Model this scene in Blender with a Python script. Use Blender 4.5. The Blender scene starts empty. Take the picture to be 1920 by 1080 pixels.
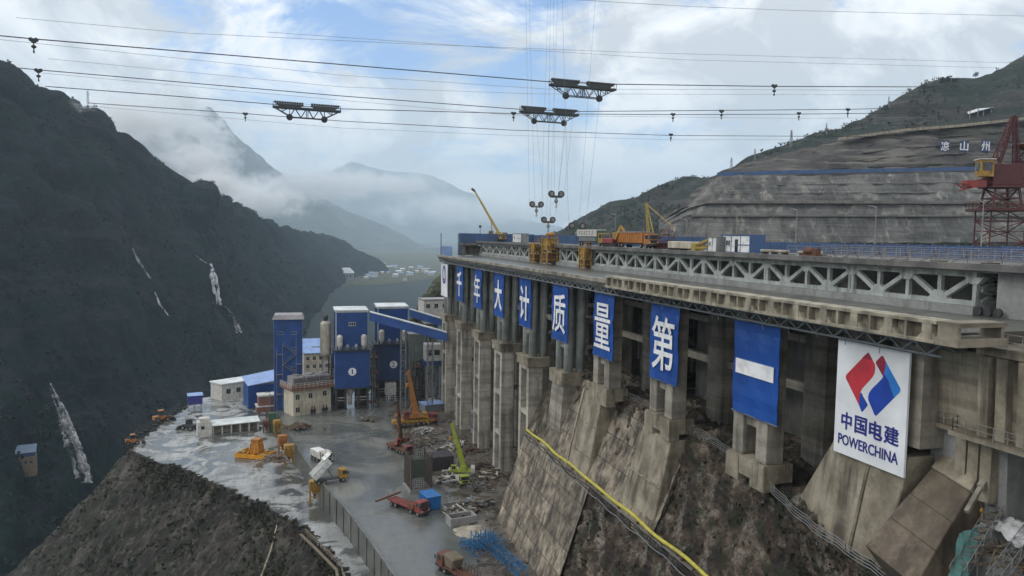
import bpy, bmesh, math, random
import numpy as np
from mathutils import Vector, Matrix, noise as mnoise
random.seed(7)
sc = bpy.context.scene
COL = sc.collection
# ------------------------------------------------------------------ camera
CAM_H = 57.0
YAW, PITCH, ROLL, FPX = math.radians(16.9), math.radians(4.0), math.radians(0.9), 1400.0
_R0 = Vector((math.cos(YAW), -math.sin(YAW), 0))
FWD = Vector((math.sin(YAW)*math.cos(PITCH), math.cos(YAW)*math.cos(PITCH), -math.sin(PITCH)))
_U0 = _R0.cross(FWD)
RGT = _R0*math.cos(ROLL) + _U0*math.sin(ROLL)
UPV = _U0*math.cos(ROLL) - _R0*math.sin(ROLL)
CAM = Vector((0, 0, CAM_H))
cam_data = bpy.data.cameras.new('camera'); cam = bpy.data.objects.new('camera', cam_data); COL.objects.link(cam)
cam_data.sensor_width = 36.0; cam_data.lens = 36.0*FPX/1920.0
cam_data.clip_start = 0.5; cam_data.clip_end = 90000
cam.matrix_world = Matrix(((RGT.x, UPV.x, -FWD.x, CAM.x), (RGT.y, UPV.y, -FWD.y, CAM.y), (RGT.z, UPV.z, -FWD.z, CAM.z), (0, 0, 0, 1)))
sc.camera = cam
# surveying from the photograph: a bearing (photo pixel) plus one known distance gives a place in the valley
def bearing(px, py): return FWD + RGT*((px-960)/FPX) + UPV*((540-py)/FPX)
def atD(px, py, d): return CAM + bearing(px, py)*d
def atZ(px, py, z): b = bearing(px, py); return CAM + b*((z-CAM.z)/b.z)
def atX(px, py, x): b = bearing(px, py); return CAM + b*(x/b.x)
def atY(px, py, y): b = bearing(px, py); return CAM + b*(y/b.y)
# ------------------------------------------------------------------ render settings
sc.render.engine = 'CYCLES'
sc.cycles.use_denoising = True
sc.cycles.max_bounces = 6; sc.cycles.diffuse_bounces = 3; sc.cycles.glossy_bounces = 3
sc.cycles.volume_bounces = 2; sc.cycles.transparent_max_bounces = 8
sc.cycles.volume_step_rate = 1.0; sc.cycles.volume_max_steps = 64
sc.cycles.sample_clamp_indirect = 4.0
sc.view_settings.view_transform = 'Standard'; sc.view_settings.look = 'None'
sc.view_settings.exposure = 0.0; sc.view_settings.gamma = 1.0; sc.view_settings.use_curve_mapping = False
# ------------------------------------------------------------------ world: daylight sky with broken cloud
SUN_EL, SUN_AZ = math.radians(34), math.radians(-82)       # azimuth from +Y towards +X: the sun stands to the left
world = bpy.data.worlds.new('World'); sc.world = world; world.use_nodes = True
def build_world():
    nt = world.node_tree; nt.nodes.clear(); N = nt.nodes; L = nt.links
    out = N.new('ShaderNodeOutputWorld'); bg = N.new('ShaderNodeBackground'); bg.inputs[1].default_value = 0.1
    sky = N.new('ShaderNodeTexSky'); sky.sky_type = 'NISHITA'; sky.sun_disc = False
    sky.sun_elevation = SUN_EL; sky.sun_rotation = SUN_AZ; sky.air_density = 1.0; sky.dust_density = 1.2; sky.ozone_density = 2.0
    tc = N.new('ShaderNodeTexCoord')
    sep = N.new('ShaderNodeSeparateXYZ'); L.new(tc.outputs['Generated'], sep.inputs[0])
    def math_(op, a, b=None, c=None):
        n = N.new('ShaderNodeMath'); n.operation = op
        for i, v in enumerate((a, b, c)):
            if v is None: continue
            if isinstance(v, (int, float)): n.inputs[i].default_value = v
            else: L.new(v, n.inputs[i])
        return n.outputs[0]
    def nz(scale, detail, rough, loc, src, dist=0.0, sc3=(1,1,1)):
        mp = N.new('ShaderNodeMapping'); mp.inputs['Location'].default_value = loc; mp.inputs['Scale'].default_value = sc3; L.new(src, mp.inputs[0])
        n = N.new('ShaderNodeTexNoise'); n.inputs['Scale'].default_value = scale; n.inputs['Detail'].default_value = detail
        n.inputs['Roughness'].default_value = rough; n.inputs['Distortion'].default_value = dist; L.new(mp.outputs[0], n.inputs[0])
        return n.outputs[0]
    def ramp(src, stops):
        r = N.new('ShaderNodeValToRGB'); L.new(src, r.inputs[0]); e = r.color_ramp.elements
        while len(e) < len(stops): e.new(0.5)
        for i, (p, c) in enumerate(stops): e[i].position = p; e[i].color = c if len(c) == 4 else (*c, 1)
        return r.outputs[0]
    big = nz(4.2, 9, 0.62, CLOUD['loc'], tc.outputs['Generated'], 0.5, (1, 1, 2.4))
    # a clear gap stands in one part of the sky
    def lobe(px, py, sharp):
        d = bearing(px, py).normalized()
        v = N.new('ShaderNodeVectorMath'); v.operation = 'DOT_PRODUCT'; L.new(tc.outputs['Generated'], v.inputs[0]); v.inputs[1].default_value = d
        return math_('POWER', math_('MAXIMUM', v.outputs['Value'], 0.0), sharp)
    gap = math_('ADD', math_('ADD', lobe(640, 20, 150), math_('MULTIPLY', lobe(960, 40, 120), 0.75)), math_('MULTIPLY', lobe(320, 10, 400), 0.5))
    dens = math_('SUBTRACT', math_('ADD', math_('MULTIPLY', math_('SUBTRACT', big, 0.5), 1.9), 0.58), math_('MULTIPLY', gap, CLOUD['gap']))
    mask = ramp(dens, ((CLOUD['m0'], (0, 0, 0)), (CLOUD['m1'], (1, 1, 1))))
    puff = nz(5.6, 10, 0.6, (3.1, 1.7, 0), tc.outputs['Generated'], 0.6, (1, 1, 1.3))
    shade = math_('ADD', puff, math_('MULTIPLY', lobe(1640, 60, 40), -0.07))
    ccol = ramp(shade, ((0.42, (6.9, 7.1, 7.4)), (0.49, (9.4, 9.55, 9.75)), (0.55, (11.9, 11.9, 11.9))))
    mix = N.new('ShaderNodeMix'); mix.data_type = 'RGBA'
    # an overcast sky is brighter overhead than at the horizon
    zen = math_('ADD', 1.0, math_('MULTIPLY', math_('POWER', math_('MAXIMUM', sep.outputs[2], 0.0), 1.3), CLOUD['zenith']))
    vs = N.new('ShaderNodeVectorMath'); vs.operation = 'SCALE'; L.new(ccol, vs.inputs[0]); L.new(zen, vs.inputs['Scale'])
    L.new(mask, mix.inputs[0]); L.new(vs.outputs[0], mix.inputs[7])
    tint = N.new('ShaderNodeMix'); tint.data_type = 'RGBA'; tint.blend_type = 'MULTIPLY'; tint.inputs[0].default_value = 1.0
    L.new(sky.outputs[0], tint.inputs[6]); tint.inputs[7].default_value = CLOUD['sky']
    L.new(tint.outputs[2], mix.inputs[6])
    L.new(mix.outputs[2], bg.inputs[0]); L.new(bg.outputs[0], out.inputs[0])
CLOUD = dict(scale=1.1, loc=(2.3, 5.1, 0), gap=0.52, zenith=0.55, m0=0.16, m1=0.44, sky=(1.35, 1.7, 2.2, 1))
build_world()
sun_data = bpy.data.lights.new('sun', 'SUN'); sun_data.energy = 1.3; sun_data.angle = math.radians(24); sun_data.color = (1.0, 0.96, 0.9)
sun = bpy.data.objects.new('sun', sun_data); COL.objects.link(sun)
_sd = Vector((math.sin(SUN_AZ)*math.cos(SUN_EL), math.cos(SUN_AZ)*math.cos(SUN_EL), math.sin(SUN_EL)))
sun.rotation_euler = _sd.to_track_quat('Z', 'Y').to_euler(); sun.location = (-100, -50, 400)
# ------------------------------------------------------------------ mesh helpers
class MB:
    def __init__(s, M=None): s.v = []; s.f = []; s.M = M
    def add(s, vs, fs):
        b = len(s.v)
        for p in vs:
            p = Vector(p); s.v.append(tuple(s.M @ p) if s.M else tuple(p))
        s.f += [tuple(i+b for i in f) for f in fs]; return s
    def bx(s, x0, x1, y0, y1, z0, z1):
        return s.add([(x0,y0,z0),(x1,y0,z0),(x1,y1,z0),(x0,y1,z0),(x0,y0,z1),(x1,y0,z1),(x1,y1,z1),(x0,y1,z1)],
                     [(0,3,2,1),(4,5,6,7),(0,1,5,4),(1,2,6,5),(2,3,7,6),(3,0,4,7)])
    def box(s, c, d): return s.bx(c[0]-d[0]/2, c[0]+d[0]/2, c[1]-d[1]/2, c[1]+d[1]/2, c[2]-d[2]/2, c[2]+d[2]/2)
    def hexa(s, bot, top):
        return s.add(list(bot)+list(top), [(0,3,2,1),(4,5,6,7),(0,1,5,4),(1,2,6,5),(2,3,7,6),(3,0,4,7)])
    def bar(s, p, q, w, h=None, up=(0,0,1)):
        h = h or w; p = Vector(p); q = Vector(q); d = q-p
        if d.length < 1e-6: return s
        d.normalize(); u = Vector(up)
        if abs(d.dot(u)) > .98: u = Vector((1,0,0))
        a = d.cross(u).normalized()*w/2; b = a.cross(d).normalized()*h/2
        return s.hexa([p-a-b, p+a-b, p+a+b, p-a+b], [q-a-b, q+a-b, q+a+b, q-a+b])
    def tube(s, pts, r, n=8, r2=None):
        pts = [Vector(p) for p in pts]; m = len(pts); rings = []
        for i, p in enumerate(pts):
            d = (pts[min(i+1,m-1)]-pts[max(i-1,0)]).normalized()
            u = Vector((0,0,1)) if abs(d.z) < .95 else Vector((1,0,0))
            a = d.cross(u).normalized(); b = a.cross(d)
            rr = r if r2 is None else r+(r2-r)*i/(m-1)
            rings.append([p+a*rr*math.cos(2*math.pi*k/n)+b*rr*math.sin(2*math.pi*k/n) for k in range(n)])
        vs = [v for g in rings for v in g]; fs = []
        for i in range(m-1):
            for k in range(n): fs.append((i*n+k, i*n+(k+1)%n, (i+1)*n+(k+1)%n, (i+1)*n+k))
        fs.append(tuple(range(n-1,-1,-1))); fs.append(tuple((m-1)*n+k for k in range(n)))
        return s.add(vs, fs)
    def lathe(s, prof, n=16, axis='Z', c=(0,0,0)):
        vs = []; fs = []
        for r, h in prof:
            for k in range(n):
                a = 2*math.pi*k/n; x, y = r*math.cos(a), r*math.sin(a)
                p = (x,y,h) if axis == 'Z' else ((x,h,y) if axis == 'Y' else (h,x,y))
                vs.append((p[0]+c[0], p[1]+c[1], p[2]+c[2]))
        for i in range(len(prof)-1):
            for k in range(n): fs.append((i*n+k, i*n+(k+1)%n, (i+1)*n+(k+1)%n, (i+1)*n+k))
        fs.append(tuple(range(n-1,-1,-1))); fs.append(tuple((len(prof)-1)*n+k for k in range(n)))
        return s.add(vs, fs)
    def prism(s, poly, z0, z1):
        n = len(poly)
        return s.add([(x,y,z0) for x,y in poly]+[(x,y,z1) for x,y in poly],
                     [tuple(range(n-1,-1,-1)), tuple(range(n,2*n))]+[(i,(i+1)%n,n+(i+1)%n,n+i) for i in range(n)])
    def extr(s, poly, y0, y1):                      # polygon in the x-z plane, drawn out along y
        n = len(poly)
        return s.add([(x,y0,z) for x,z in poly]+[(x,y1,z) for x,z in poly],
                     [tuple(range(n)), tuple(range(2*n-1,n-1,-1))]+[(i,n+i,n+(i+1)%n,(i+1)%n) for i in range(n)])
    def lattice(s, p, q, w, seg, t, taper=1.0, ref=(0,0,1)):
        p = Vector(p); q = Vector(q); d = (q-p); L = d.length; d.normalize(); u = Vector(ref)
        if abs(d.dot(u)) > .95: u = Vector((1,0,0))
        a = d.cross(u).normalized(); b = a.cross(d).normalized(); rings = []
        for i in range(seg+1):
            f = i/seg; ww = w/2*(1+(taper-1)*f); c = p+d*L*f
            rings.append([c+a*ww+b*ww, c-a*ww+b*ww, c-a*ww-b*ww, c+a*ww-b*ww])
        for k in range(4): s.bar(rings[0][k], rings[-1][k], t*1.5)
        for i in range(seg):
            for k in range(4):
                j = (k+1)%4
                s.bar(rings[i][k], rings[i][j], t)
                if (i+k)%2: s.bar(rings[i][k], rings[i+1][j], t)
                else: s.bar(rings[i][j], rings[i+1][k], t)
        return s
    def build_each(s, name, mat, parent=None, **k):
        par = list(range(len(s.v)))
        def find(a):
            while par[a] != a: par[a] = par[par[a]]; a = par[a]
            return a
        for f in s.f:
            for a in f[1:]: par[find(a)] = find(f[0])
        isl = {}
        for f in s.f: isl.setdefault(find(f[0]), []).append(f)
        out = []
        for fs in isl.values():
            ids = sorted({i for f in fs for i in f}); mp = {i: k_ for k_, i in enumerate(ids)}; m = MB()
            m.v = [s.v[i] for i in ids]; m.f = [tuple(mp[i] for i in f) for f in fs]; out.append(m.build(name, mat, parent, **k))
        return out
    def build(s, name, mat, parent=None, smooth=False, bevel=0):
        me = bpy.data.meshes.new(name); me.from_pydata(s.v, [], s.f); me.update()
        bm = bmesh.new(); bm.from_mesh(me); bmesh.ops.recalc_face_normals(bm, faces=bm.faces); bm.to_mesh(me); bm.free()
        if smooth:
            for p in me.polygons: p.use_smooth = True
        o = bpy.data.objects.new(name, me); COL.objects.link(o)
        if mat: me.materials.append(mat)
        if parent: o.parent = parent
        if bevel:
            m = o.modifiers.new('edge', 'BEVEL'); m.width = bevel; m.segments = 1; m.limit_method = 'ANGLE'
        return o
def tag(o, label=None, cat=None, group=None, kind=None):
    if label: o['label'] = label
    if cat: o['category'] = cat
    if group: o['group'] = group
    if kind: o['kind'] = kind
    return o
def thing(name, label, cat, loc=(0,0,0), rz=0, group=None):
    o = bpy.data.objects.new(name, None); COL.objects.link(o); o.location = loc; o.rotation_euler = (0,0,rz); o.empty_display_size = .5
    return tag(o, label, cat, group)
def children(o): return [c for c in bpy.data.objects if c.parent == o]
def copy_tree(o, parent=None):
    c = o.copy(); COL.objects.link(c); c.parent = parent
    for ch in children(o): copy_tree(ch, c)
    return c
def dup(o, loc, rz, label, group=None):
    c = copy_tree(o); c.location = loc; c.rotation_euler = (0,0,rz); c['label'] = label
    if group: c['group'] = group
    return c
def facing(px, py_unused=0): return 0
def fbm(p, H=.9, lac=2.0, octv=6): return mnoise.fractal(Vector(p), H, lac, octv)
# lettering: glyph outlines of the default font, fitted to a width and height, then laid on a plane
_gl = {}
def glyph(text, bold=0.0, depth=0.0):
    k = (text, bold, depth)
    if k not in _gl:
        c = bpy.data.curves.new('lettering', 'FONT'); c.body = text; c.offset = bold; c.extrude = depth; c.resolution_u = 3
        o = bpy.data.objects.new('lettering', c); COL.objects.link(o); bpy.context.view_layer.update()
        m = bpy.data.meshes.new_from_object(o.evaluated_get(bpy.context.evaluated_depsgraph_get()))
        vs = [tuple(v.co) for v in m.vertices]; fs = [tuple(p.vertices) for p in m.polygons]
        bpy.data.objects.remove(o); bpy.data.curves.remove(c); bpy.data.meshes.remove(m)
        xs = [v[0] for v in vs]; ys = [v[1] for v in vs]
        _gl[k] = ([((v[0]-min(xs))/(max(xs)-min(xs))-.5, (v[1]-min(ys))/(max(ys)-min(ys))-.5, v[2]) for v in vs], fs)
    return _gl[k]
def letter(mb, text, w, h, place, bold=0.0, depth=0.03):
    vs, fs = glyph(text, bold, depth); return mb.add([place(u*w, v*h, t) for u, v, t in vs], fs)
# ------------------------------------------------------------------ materials
class NT:
    def __init__(s, name):
        s.m = bpy.data.materials.new(name); s.m.use_nodes = True; s.t = s.m.node_tree; s.N = s.t.nodes; s.L = s.t.links
        s.b = s.N['Principled BSDF']; s.pos = s.N.new('ShaderNodeNewGeometry').outputs['Position']
    def lk(s, v, sock):
        if isinstance(v, (int, float)): sock.default_value = v
        elif isinstance(v, (tuple, list)): sock.default_value = v if len(v) == 4 or sock.type != 'RGBA' else (*v, 1)
        else: s.L.new(v, sock)
    def noise(s, scale, detail=5, rough=.55, stretch=(1,1,1), loc=(0,0,0), src=None, dist=0):
        mp = s.N.new('ShaderNodeMapping'); mp.inputs['Scale'].default_value = stretch; mp.inputs['Location'].default_value = loc
        s.L.new(src or s.pos, mp.inputs[0]); n = s.N.new('ShaderNodeTexNoise'); n.inputs['Scale'].default_value = scale
        n.inputs['Detail'].default_value = detail; n.inputs['Roughness'].default_value = rough; n.inputs['Distortion'].default_value = dist
        s.L.new(mp.outputs[0], n.inputs[0]); return n.outputs[0]
    def ramp(s, f, *stops):
        r = s.N.new('ShaderNodeValToRGB'); s.L.new(f, r.inputs[0]); e = r.color_ramp.elements
        while len(e) < len(stops): e.new(.5)
        for i, (p, c) in enumerate(stops):
            c = (c, c, c) if isinstance(c, (int, float)) else c
            e[i].position = p; e[i].color = (*c[:3], 1)
        return r.outputs[0]
    def mix(s, f, a, b, mode='MIX'):
        n = s.N.new('ShaderNodeMix'); n.data_type = 'RGBA'; n.blend_type = mode
        s.lk(f, n.inputs[0]); s.lk(a, n.inputs[6]); s.lk(b, n.inputs[7]); return n.outputs[2]
    def math(s, op, a, b=0):
        n = s.N.new('ShaderNodeMath'); n.operation = op; s.lk(a, n.inputs[0]); s.lk(b, n.inputs[1]); return n.outputs[0]
    def bump(s, h, strength=.5, dist=.1):
        n = s.N.new('ShaderNodeBump'); n.inputs['Strength'].default_value = strength; n.inputs['Distance'].default_value = dist
        s.L.new(h, n.inputs['Height']); s.L.new(n.outputs[0], s.b.inputs['Normal'])
    def done(s, col, rough=.7, metal=0.0, spec=None):
        s.lk(col, s.b.inputs['Base Color']); s.lk(rough, s.b.inputs['Roughness']); s.lk(metal, s.b.inputs['Metallic'])
        if spec is not None: s.b.inputs['Specular IOR Level'].default_value = spec
        return s.m
def paint(name, col, rough=.5, metal=0.0, wear=.35, wcol=(.12,.09,.06), scale=1.3):
    t = NT(name); n1 = t.noise(scale*.7, 4); n2 = t.noise(scale*2.5, 6, .65, (1,1,.25))
    c = t.mix(t.ramp(n1, (.4, 0), (.6, .6)), col, tuple(x*.62 for x in col))
    c = t.mix(t.ramp(n2, (.45, 0), (.64, wear)), c, wcol)
    return t.done(c, rough, metal)
def concrete(name, a, b, scale=.35, streak=.5, dark=(.05,.045,.035), rough=.8, bump=.25, lines=None):
    t = NT(name); n = t.noise(scale, 6, .6); c = t.mix(t.ramp(n, (.38, 0), (.62, 1)), a, b)
    fine = t.noise(scale*9, 4, .6); c = t.mix(.28, c, t.ramp(fine, (.3, .25), (.7, .75)), 'OVERLAY')
    st = t.noise(scale*2.2, 6, .6, (1,1,.07), (3,1,0)); bl = t.noise(scale*.5, 3, .5, (1,1,1), (7,7,7))
    f = t.math('MULTIPLY', t.ramp(st, (.46, 0), (.61, 1)), t.ramp(bl, (.42, .2), (.58, 1)))
    c = t.mix(t.math('MULTIPLY', f, streak), c, dark)
    if lines:                                        # horizontal pour lines
        w = t.noise(.9, 3, .5, (.02,.02,1)); c = t.mix(t.math('MULTIPLY', t.ramp(w, (.5, 0), (.62, 1)), lines), c, dark)
    t.bump(fine, bump, .08); return t.done(c, rough)
M = {}
M['concrete'] = concrete('pier_concrete', (.32,.295,.245), (.20,.18,.145), .3, .75, lines=.35)
M['concrete_light'] = concrete('girder_concrete', (.37,.40,.375), (.25,.275,.255), .5, .55, rough=.75)
M['slab'] = concrete('slab_concrete', (.13,.13,.115), (.065,.068,.06), .22, .6, rough=.3)
M['deck'] = concrete('deck_and_shade_concrete', (.15,.145,.135), (.075,.075,.07), .35, .5, rough=.6)  # deck colour, also used as painted shade on inner walls, pillars and beams
M['tan'] = concrete('kerb_concrete', (.35,.315,.24), (.20,.18,.135), .6, .65)
M['dam'] = concrete('stained_concrete', (.30,.265,.20), (.17,.145,.105), .22, .8, (.035,.028,.02), lines=.45)
M['grey_con'] = concrete('smooth_concrete', (.26,.265,.26), (.20,.205,.20), .3, .4)
M['buttress'] = concrete('buttress_concrete', (.31,.275,.205), (.16,.135,.095), .35, .8, (.045,.034,.024))
def m_panel():
    t = NT('panel_wall'); sp = t.N.new('ShaderNodeSeparateXYZ'); t.L.new(t.pos, sp.inputs[0])
    cb = t.N.new('ShaderNodeCombineXYZ'); t.L.new(sp.outputs[1], cb.inputs[0]); t.L.new(sp.outputs[2], cb.inputs[1])
    br = t.N.new('ShaderNodeTexBrick'); t.L.new(cb.outputs[0], br.inputs[0]); br.offset = 0.0; br.inputs['Scale'].default_value = 1
    br.inputs['Color1'].default_value = (.23,.195,.145,1); br.inputs['Color2'].default_value = (.13,.105,.08,1); br.inputs['Mortar'].default_value = (.07,.058,.043,1)
    br.inputs['Mortar Size'].default_value = .10; br.inputs['Brick Width'].default_value = 6.2; br.inputs['Row Height'].default_value = 3.7; br.inputs['Mortar Smooth'].default_value = .3
    n = t.noise(.45, 7, .65); c = t.mix(.75, br.outputs[0], t.ramp(n, (.36, .08), (.64, .9)), 'OVERLAY')
    st = t.noise(.8, 6, .65, (1,1,.1)); c = t.mix(t.ramp(st, (.48, 0), (.62, .85)), c, (.028,.022,.016))
    w = t.noise(1.6, 6, .7, (1,1,.35), (4,4,4)); c = t.mix(t.ramp(w, (.57, 0), (.68, .5)), c, (.36,.33,.27))
    t.bump(t.noise(2.5, 5), .4, .12); return t.done(c, .85)
M['panel'] = m_panel()
def m_rock():
    t = NT('weathered_rock'); n = t.noise(.22, 8, .68); c = t.ramp(n, (.38, (.018,.014,.011)), (.47, (.055,.038,.026)), (.54, (.115,.085,.061)), (.62, (.26,.22,.175)))
    g = t.noise(.35, 7, .7, (1,1,1), (9,2,4)); c = t.mix(t.ramp(g, (.51, 0), (.58, .8)), c, (.022,.030,.011))
    s = t.noise(.5, 6, .6, (1,1,.08), (2,8,1)); c = t.mix(t.ramp(s, (.56, 0), (.66, .75)), c, (.30,.275,.235))
    v = t.N.new('ShaderNodeTexVoronoi'); v.feature = 'DISTANCE_TO_EDGE'; v.inputs['Scale'].default_value = .75; t.L.new(t.mix(.35, t.pos, t.N.new('ShaderNodeTexNoise').outputs['Color'], 'ADD'), v.inputs['Vector'])
    c = t.mix(t.ramp(v.outputs['Distance'], (.0, .6), (.07, 0)), c, (.014,.011,.008))
    t.bump(t.noise(2.2, 9, .75), 1.0, .5); return t.done(c, .9)
M['rock'] = m_rock()
def m_mound():
    t = NT('cut_earth'); n = t.noise(.11, 9, .72, (1,1,.45)); c = t.ramp(n, (.39, (.007,.006,.005)), (.47, (.019,.016,.0125)), (.54, (.036,.030,.024)), (.63, (.095,.085,.07)))
    g = t.noise(.16, 8, .72, (1,1,.6), (5,5,1)); c = t.mix(t.ramp(g, (.48, 0), (.56, .8)), c, (.014,.019,.009))
    s = t.noise(.7, 7, .7, (1,1,.10), (2,6,1)); c = t.mix(t.ramp(s, (.53, 0), (.63, .6)), c, (.13,.12,.10))
    t.bump(t.noise(.9, 9, .75), 1.0, 1.0); return t.done(c, .95)
M['mound'] = m_mound()
def m_mountain(name, dark, green, brown, rockc, sc_=.004, bump=6, amt=.75):
    t = NT(name); n = t.noise(sc_*2, 9, .68); c = t.ramp(n, (.38, dark), (.49, green), (.6, brown))
    r = t.noise(sc_*5, 8, .7, (1,1,.4), (50,20,10)); c = t.mix(t.ramp(r, (.54, 0), (.66, amt)), c, rockc)
    f = t.noise(sc_*38, 5, .7); st = t.noise(sc_*9, 7, .65, (.25,.25,1.6), (8,3,1)); c = t.mix(t.math('MULTIPLY', t.ramp(st, (.53, 0), (.62, 1)), amt*.8), c, rockc)
    c = t.mix(.5, c, t.ramp(f, (.38, .25), (.62, .75)), 'OVERLAY')
    t.bump(t.noise(sc_*18, 8, .72), 1.0, bump); return t.done(c, .95, spec=.1)
M['hill_l'] = m_mountain('wooded_mountainside', (.0025,.0055,.0105), (.009,.024,.022), (.0085,.0115,.0150), (.030,.033,.040), .004, 10, .8)  # part of the haze's blue is put into these colours
M['hill_r'] = m_mountain('scrub_hillside', (.016,.024,.021), (.028,.039,.032), (.040,.038,.036), (.085,.078,.072), .008, 3)
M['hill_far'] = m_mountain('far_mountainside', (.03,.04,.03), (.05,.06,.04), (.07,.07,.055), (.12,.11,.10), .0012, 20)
M['bank'] = m_mountain('bank_scrub', (.03,.04,.02), (.055,.065,.03), (.085,.075,.05), (.2,.19,.17), .02, 1)
def m_cut():
    t = NT('sprayed_cut_face'); n = t.noise(.05, 8, .65); c = t.ramp(n, (.38, (.062,.063,.061)), (.49, (.10,.10,.096)), (.6, (.14,.137,.128)))
    sp = t.noise(.22, 7, .62, (1,1,.09)); c = t.mix(t.ramp(sp, (.55, 0), (.63, .75)), c, (.25,.235,.205))
    d = t.noise(.16, 7, .65, (1,1,.1), (3,8,8)); c = t.mix(t.ramp(d, (.51, 0), (.62, .75)), c, (.045,.044,.041))
    h = t.noise(.6, 4, .6, (.05,.05,1)); c = t.mix(.4, c, t.ramp(h, (.38, .25), (.62, .75)), 'OVERLAY')
    sp_ = t.N.new('ShaderNodeSeparateXYZ'); t.L.new(t.pos, sp_.inputs[0]); cb = t.N.new('ShaderNodeCombineXYZ'); t.L.new(sp_.outputs[0], cb.inputs[0]); t.L.new(sp_.outputs[2], cb.inputs[1])
    br = t.N.new('ShaderNodeTexBrick'); t.L.new(cb.outputs[0], br.inputs[0]); br.offset = 0; br.inputs['Scale'].default_value = 1; br.inputs['Brick Width'].default_value = 3.4; br.inputs['Row Height'].default_value = 2.6; br.inputs['Mortar Size'].default_value = .16
    c = t.mix(t.math('MULTIPLY', br.outputs['Fac'], .2), c, (.22,.215,.20))
    t.bump(t.noise(.5, 8, .7), .8, 1.0); return t.done(c, .9)
M['cut'] = m_cut()
M['bench'] = concrete('bench_concrete', (.17,.165,.15), (.115,.11,.10), .08, .6)
def m_brownslope():
    t = NT('dug_hillside'); n = t.noise(.03, 8, .7); c = t.ramp(n, (.38, (.022,.020,.021)), (.49, (.046,.040,.040)), (.6, (.07,.064,.058)))
    g = t.noise(.06, 7, .7, (1,1,1), (4,4,0)); c = t.mix(t.ramp(g, (.51, 0), (.6, .7)), c, (.035,.045,.028))
    h = t.noise(.35, 5, .65, (.08,.08,1), (1,5,2)); c = t.mix(t.ramp(h, (.53, 0), (.60, .7)), c, (.15,.138,.12))
    t.bump(t.noise(.3, 8, .7), .8, 1.5); return t.done(c, .95)
M['dug'] = m_brownslope()
def m_yard(name, a, b, pud, wet0, wet1, scale):
    t = NT(name); n = t.noise(scale, 7, .62, dist=.6); w = t.noise(scale*1.6, 7, .6, (1,1,1), (31,7,0), dist=1.2)
    c = t.mix(t.ramp(n, (.35, 0), (.65, 1)), a, b); wet = t.ramp(w, (wet0, 0), (wet1, 1))
    tr = t.noise(.9, 5, .6, (1.0,.07,1), (3,3,3), dist=.4); c = t.mix(t.math('MULTIPLY', t.ramp(tr, (.5, 0), (.6, 1)), .35), c, tuple(x*.55 for x in pud))
    c = t.mix(wet, c, pud); f = t.noise(scale*14, 5, .65); c = t.mix(.3, c, t.ramp(f, (.3, .25), (.7, .75)), 'OVERLAY')
    rg = t.mix(wet, (.42,.42,.42), (.14,.14,.14)); t.bump(f, .12, .04); return t.done(c, rg)
M['yard'] = m_yard('wet_roadway', (.13,.134,.122), (.175,.17,.15), (.092,.10,.094), .36, .58, .028)
M['lot'] = m_yard('slurry_covered_lot', (.36,.37,.36), (.17,.175,.17), (.075,.078,.072), .45, .54, .075)
M['mud'] = m_yard('muddy_ground', (.085,.07,.055), (.13,.115,.095), (.05,.042,.034), .45, .6, .12)
M['river'] = (lambda t: (t.bump(t.noise(.02, 5, .6), .15, 1.0), t.done((.030,.042,.044), .75, spec=.06))[1])(NT('river_water'))
def m_fall(name, a0, a1, c0, c1):
    t = NT(name); n = t.noise(.16, 7, .7, (1,1,.16)); t.L.new(t.ramp(n, (.38, a0), (.6, a1)), t.b.inputs['Alpha'])
    return t.done(t.mix(t.ramp(n, (.42, 0), (.58, 1)), (c0,c0*1.04,c0*1.1), (c1,c1*1.03,c1*1.06)), .6)
M['waterfall'] = m_fall('falling_water', .35, .95, .33, .60)
M['spray'] = m_fall('thin_falling_water', .05, .62, .15, .42)
M['terrace'] = M['dug']
M['steel_dark'] = paint('dark_steel', (.035,.04,.045), .55, .3, .4)
M['steel_grey'] = paint('grey_steel', (.22,.24,.25), .5, .3)
M['cable'] = paint('cable_steel', (.045,.05,.055), .6, .4, .1)
M['rope'] = paint('thin_rope', (.22,.24,.26), .6, .2, .1)
M['carriage'] = paint('carriage_steel', (.03,.04,.042), .6, .2, .2)
M['white'] = paint('white_paint', (.72,.73,.72), .5, 0, .25, (.35,.33,.29))
M['dirty_white'] = paint('dirty_white', (.55,.54,.50), .6, 0, .55, (.2,.17,.13))
M['cream'] = paint('cream_render', (.50,.46,.36), .8, 0, .45, (.16,.13,.09), .5)
M['banner_blue'] = paint('banner_blue', (.003,.062,.30), .55, 0, .05, (.01,.04,.2), .2)
M['banner_white'] = paint('banner_white', (.78,.80,.82), .55, 0, .08, (.6,.62,.63), .2)
M['letter_white'] = paint('lettering_white', (.80,.80,.80), .6, 0, .05, (.6,.6,.6))
M['letter_blue'] = paint('lettering_blue', (.015,.02,.20), .6, 0, 0)
M['logo_blue'] = paint('emblem_blue', (.008,.05,.36), .55, 0, 0)
M['logo_cyan'] = paint('emblem_light_blue', (.02,.19,.58), .55, 0, 0)
M['logo_red'] = paint('emblem_red', (.50,.028,.045), .55, 0, 0)
M['logo_maroon'] = paint('emblem_dark_red', (.24,.015,.04), .55, 0, 0)
M['plant_blue'] = paint('cladding_blue', (.013,.062,.24), .5, .1, .3, (.02,.035,.08), .35)
M['plant_blue2'] = paint('cladding_faded_blue', (.022,.055,.16), .6, .1, .5, (.03,.04,.055), .35)
M['plant_pale'] = paint('cladding_pale_blue', (.22,.34,.60), .5, .1, .3, (.2,.24,.3), .4)
M['fence_blue'] = paint('fence_blue', (.035,.09,.22), .6, .1, .5, (.07,.09,.12), .5)
M['roof_white'] = paint('roof_white', (.62,.66,.66), .5, .1, .3, (.3,.3,.29), .3)
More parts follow.
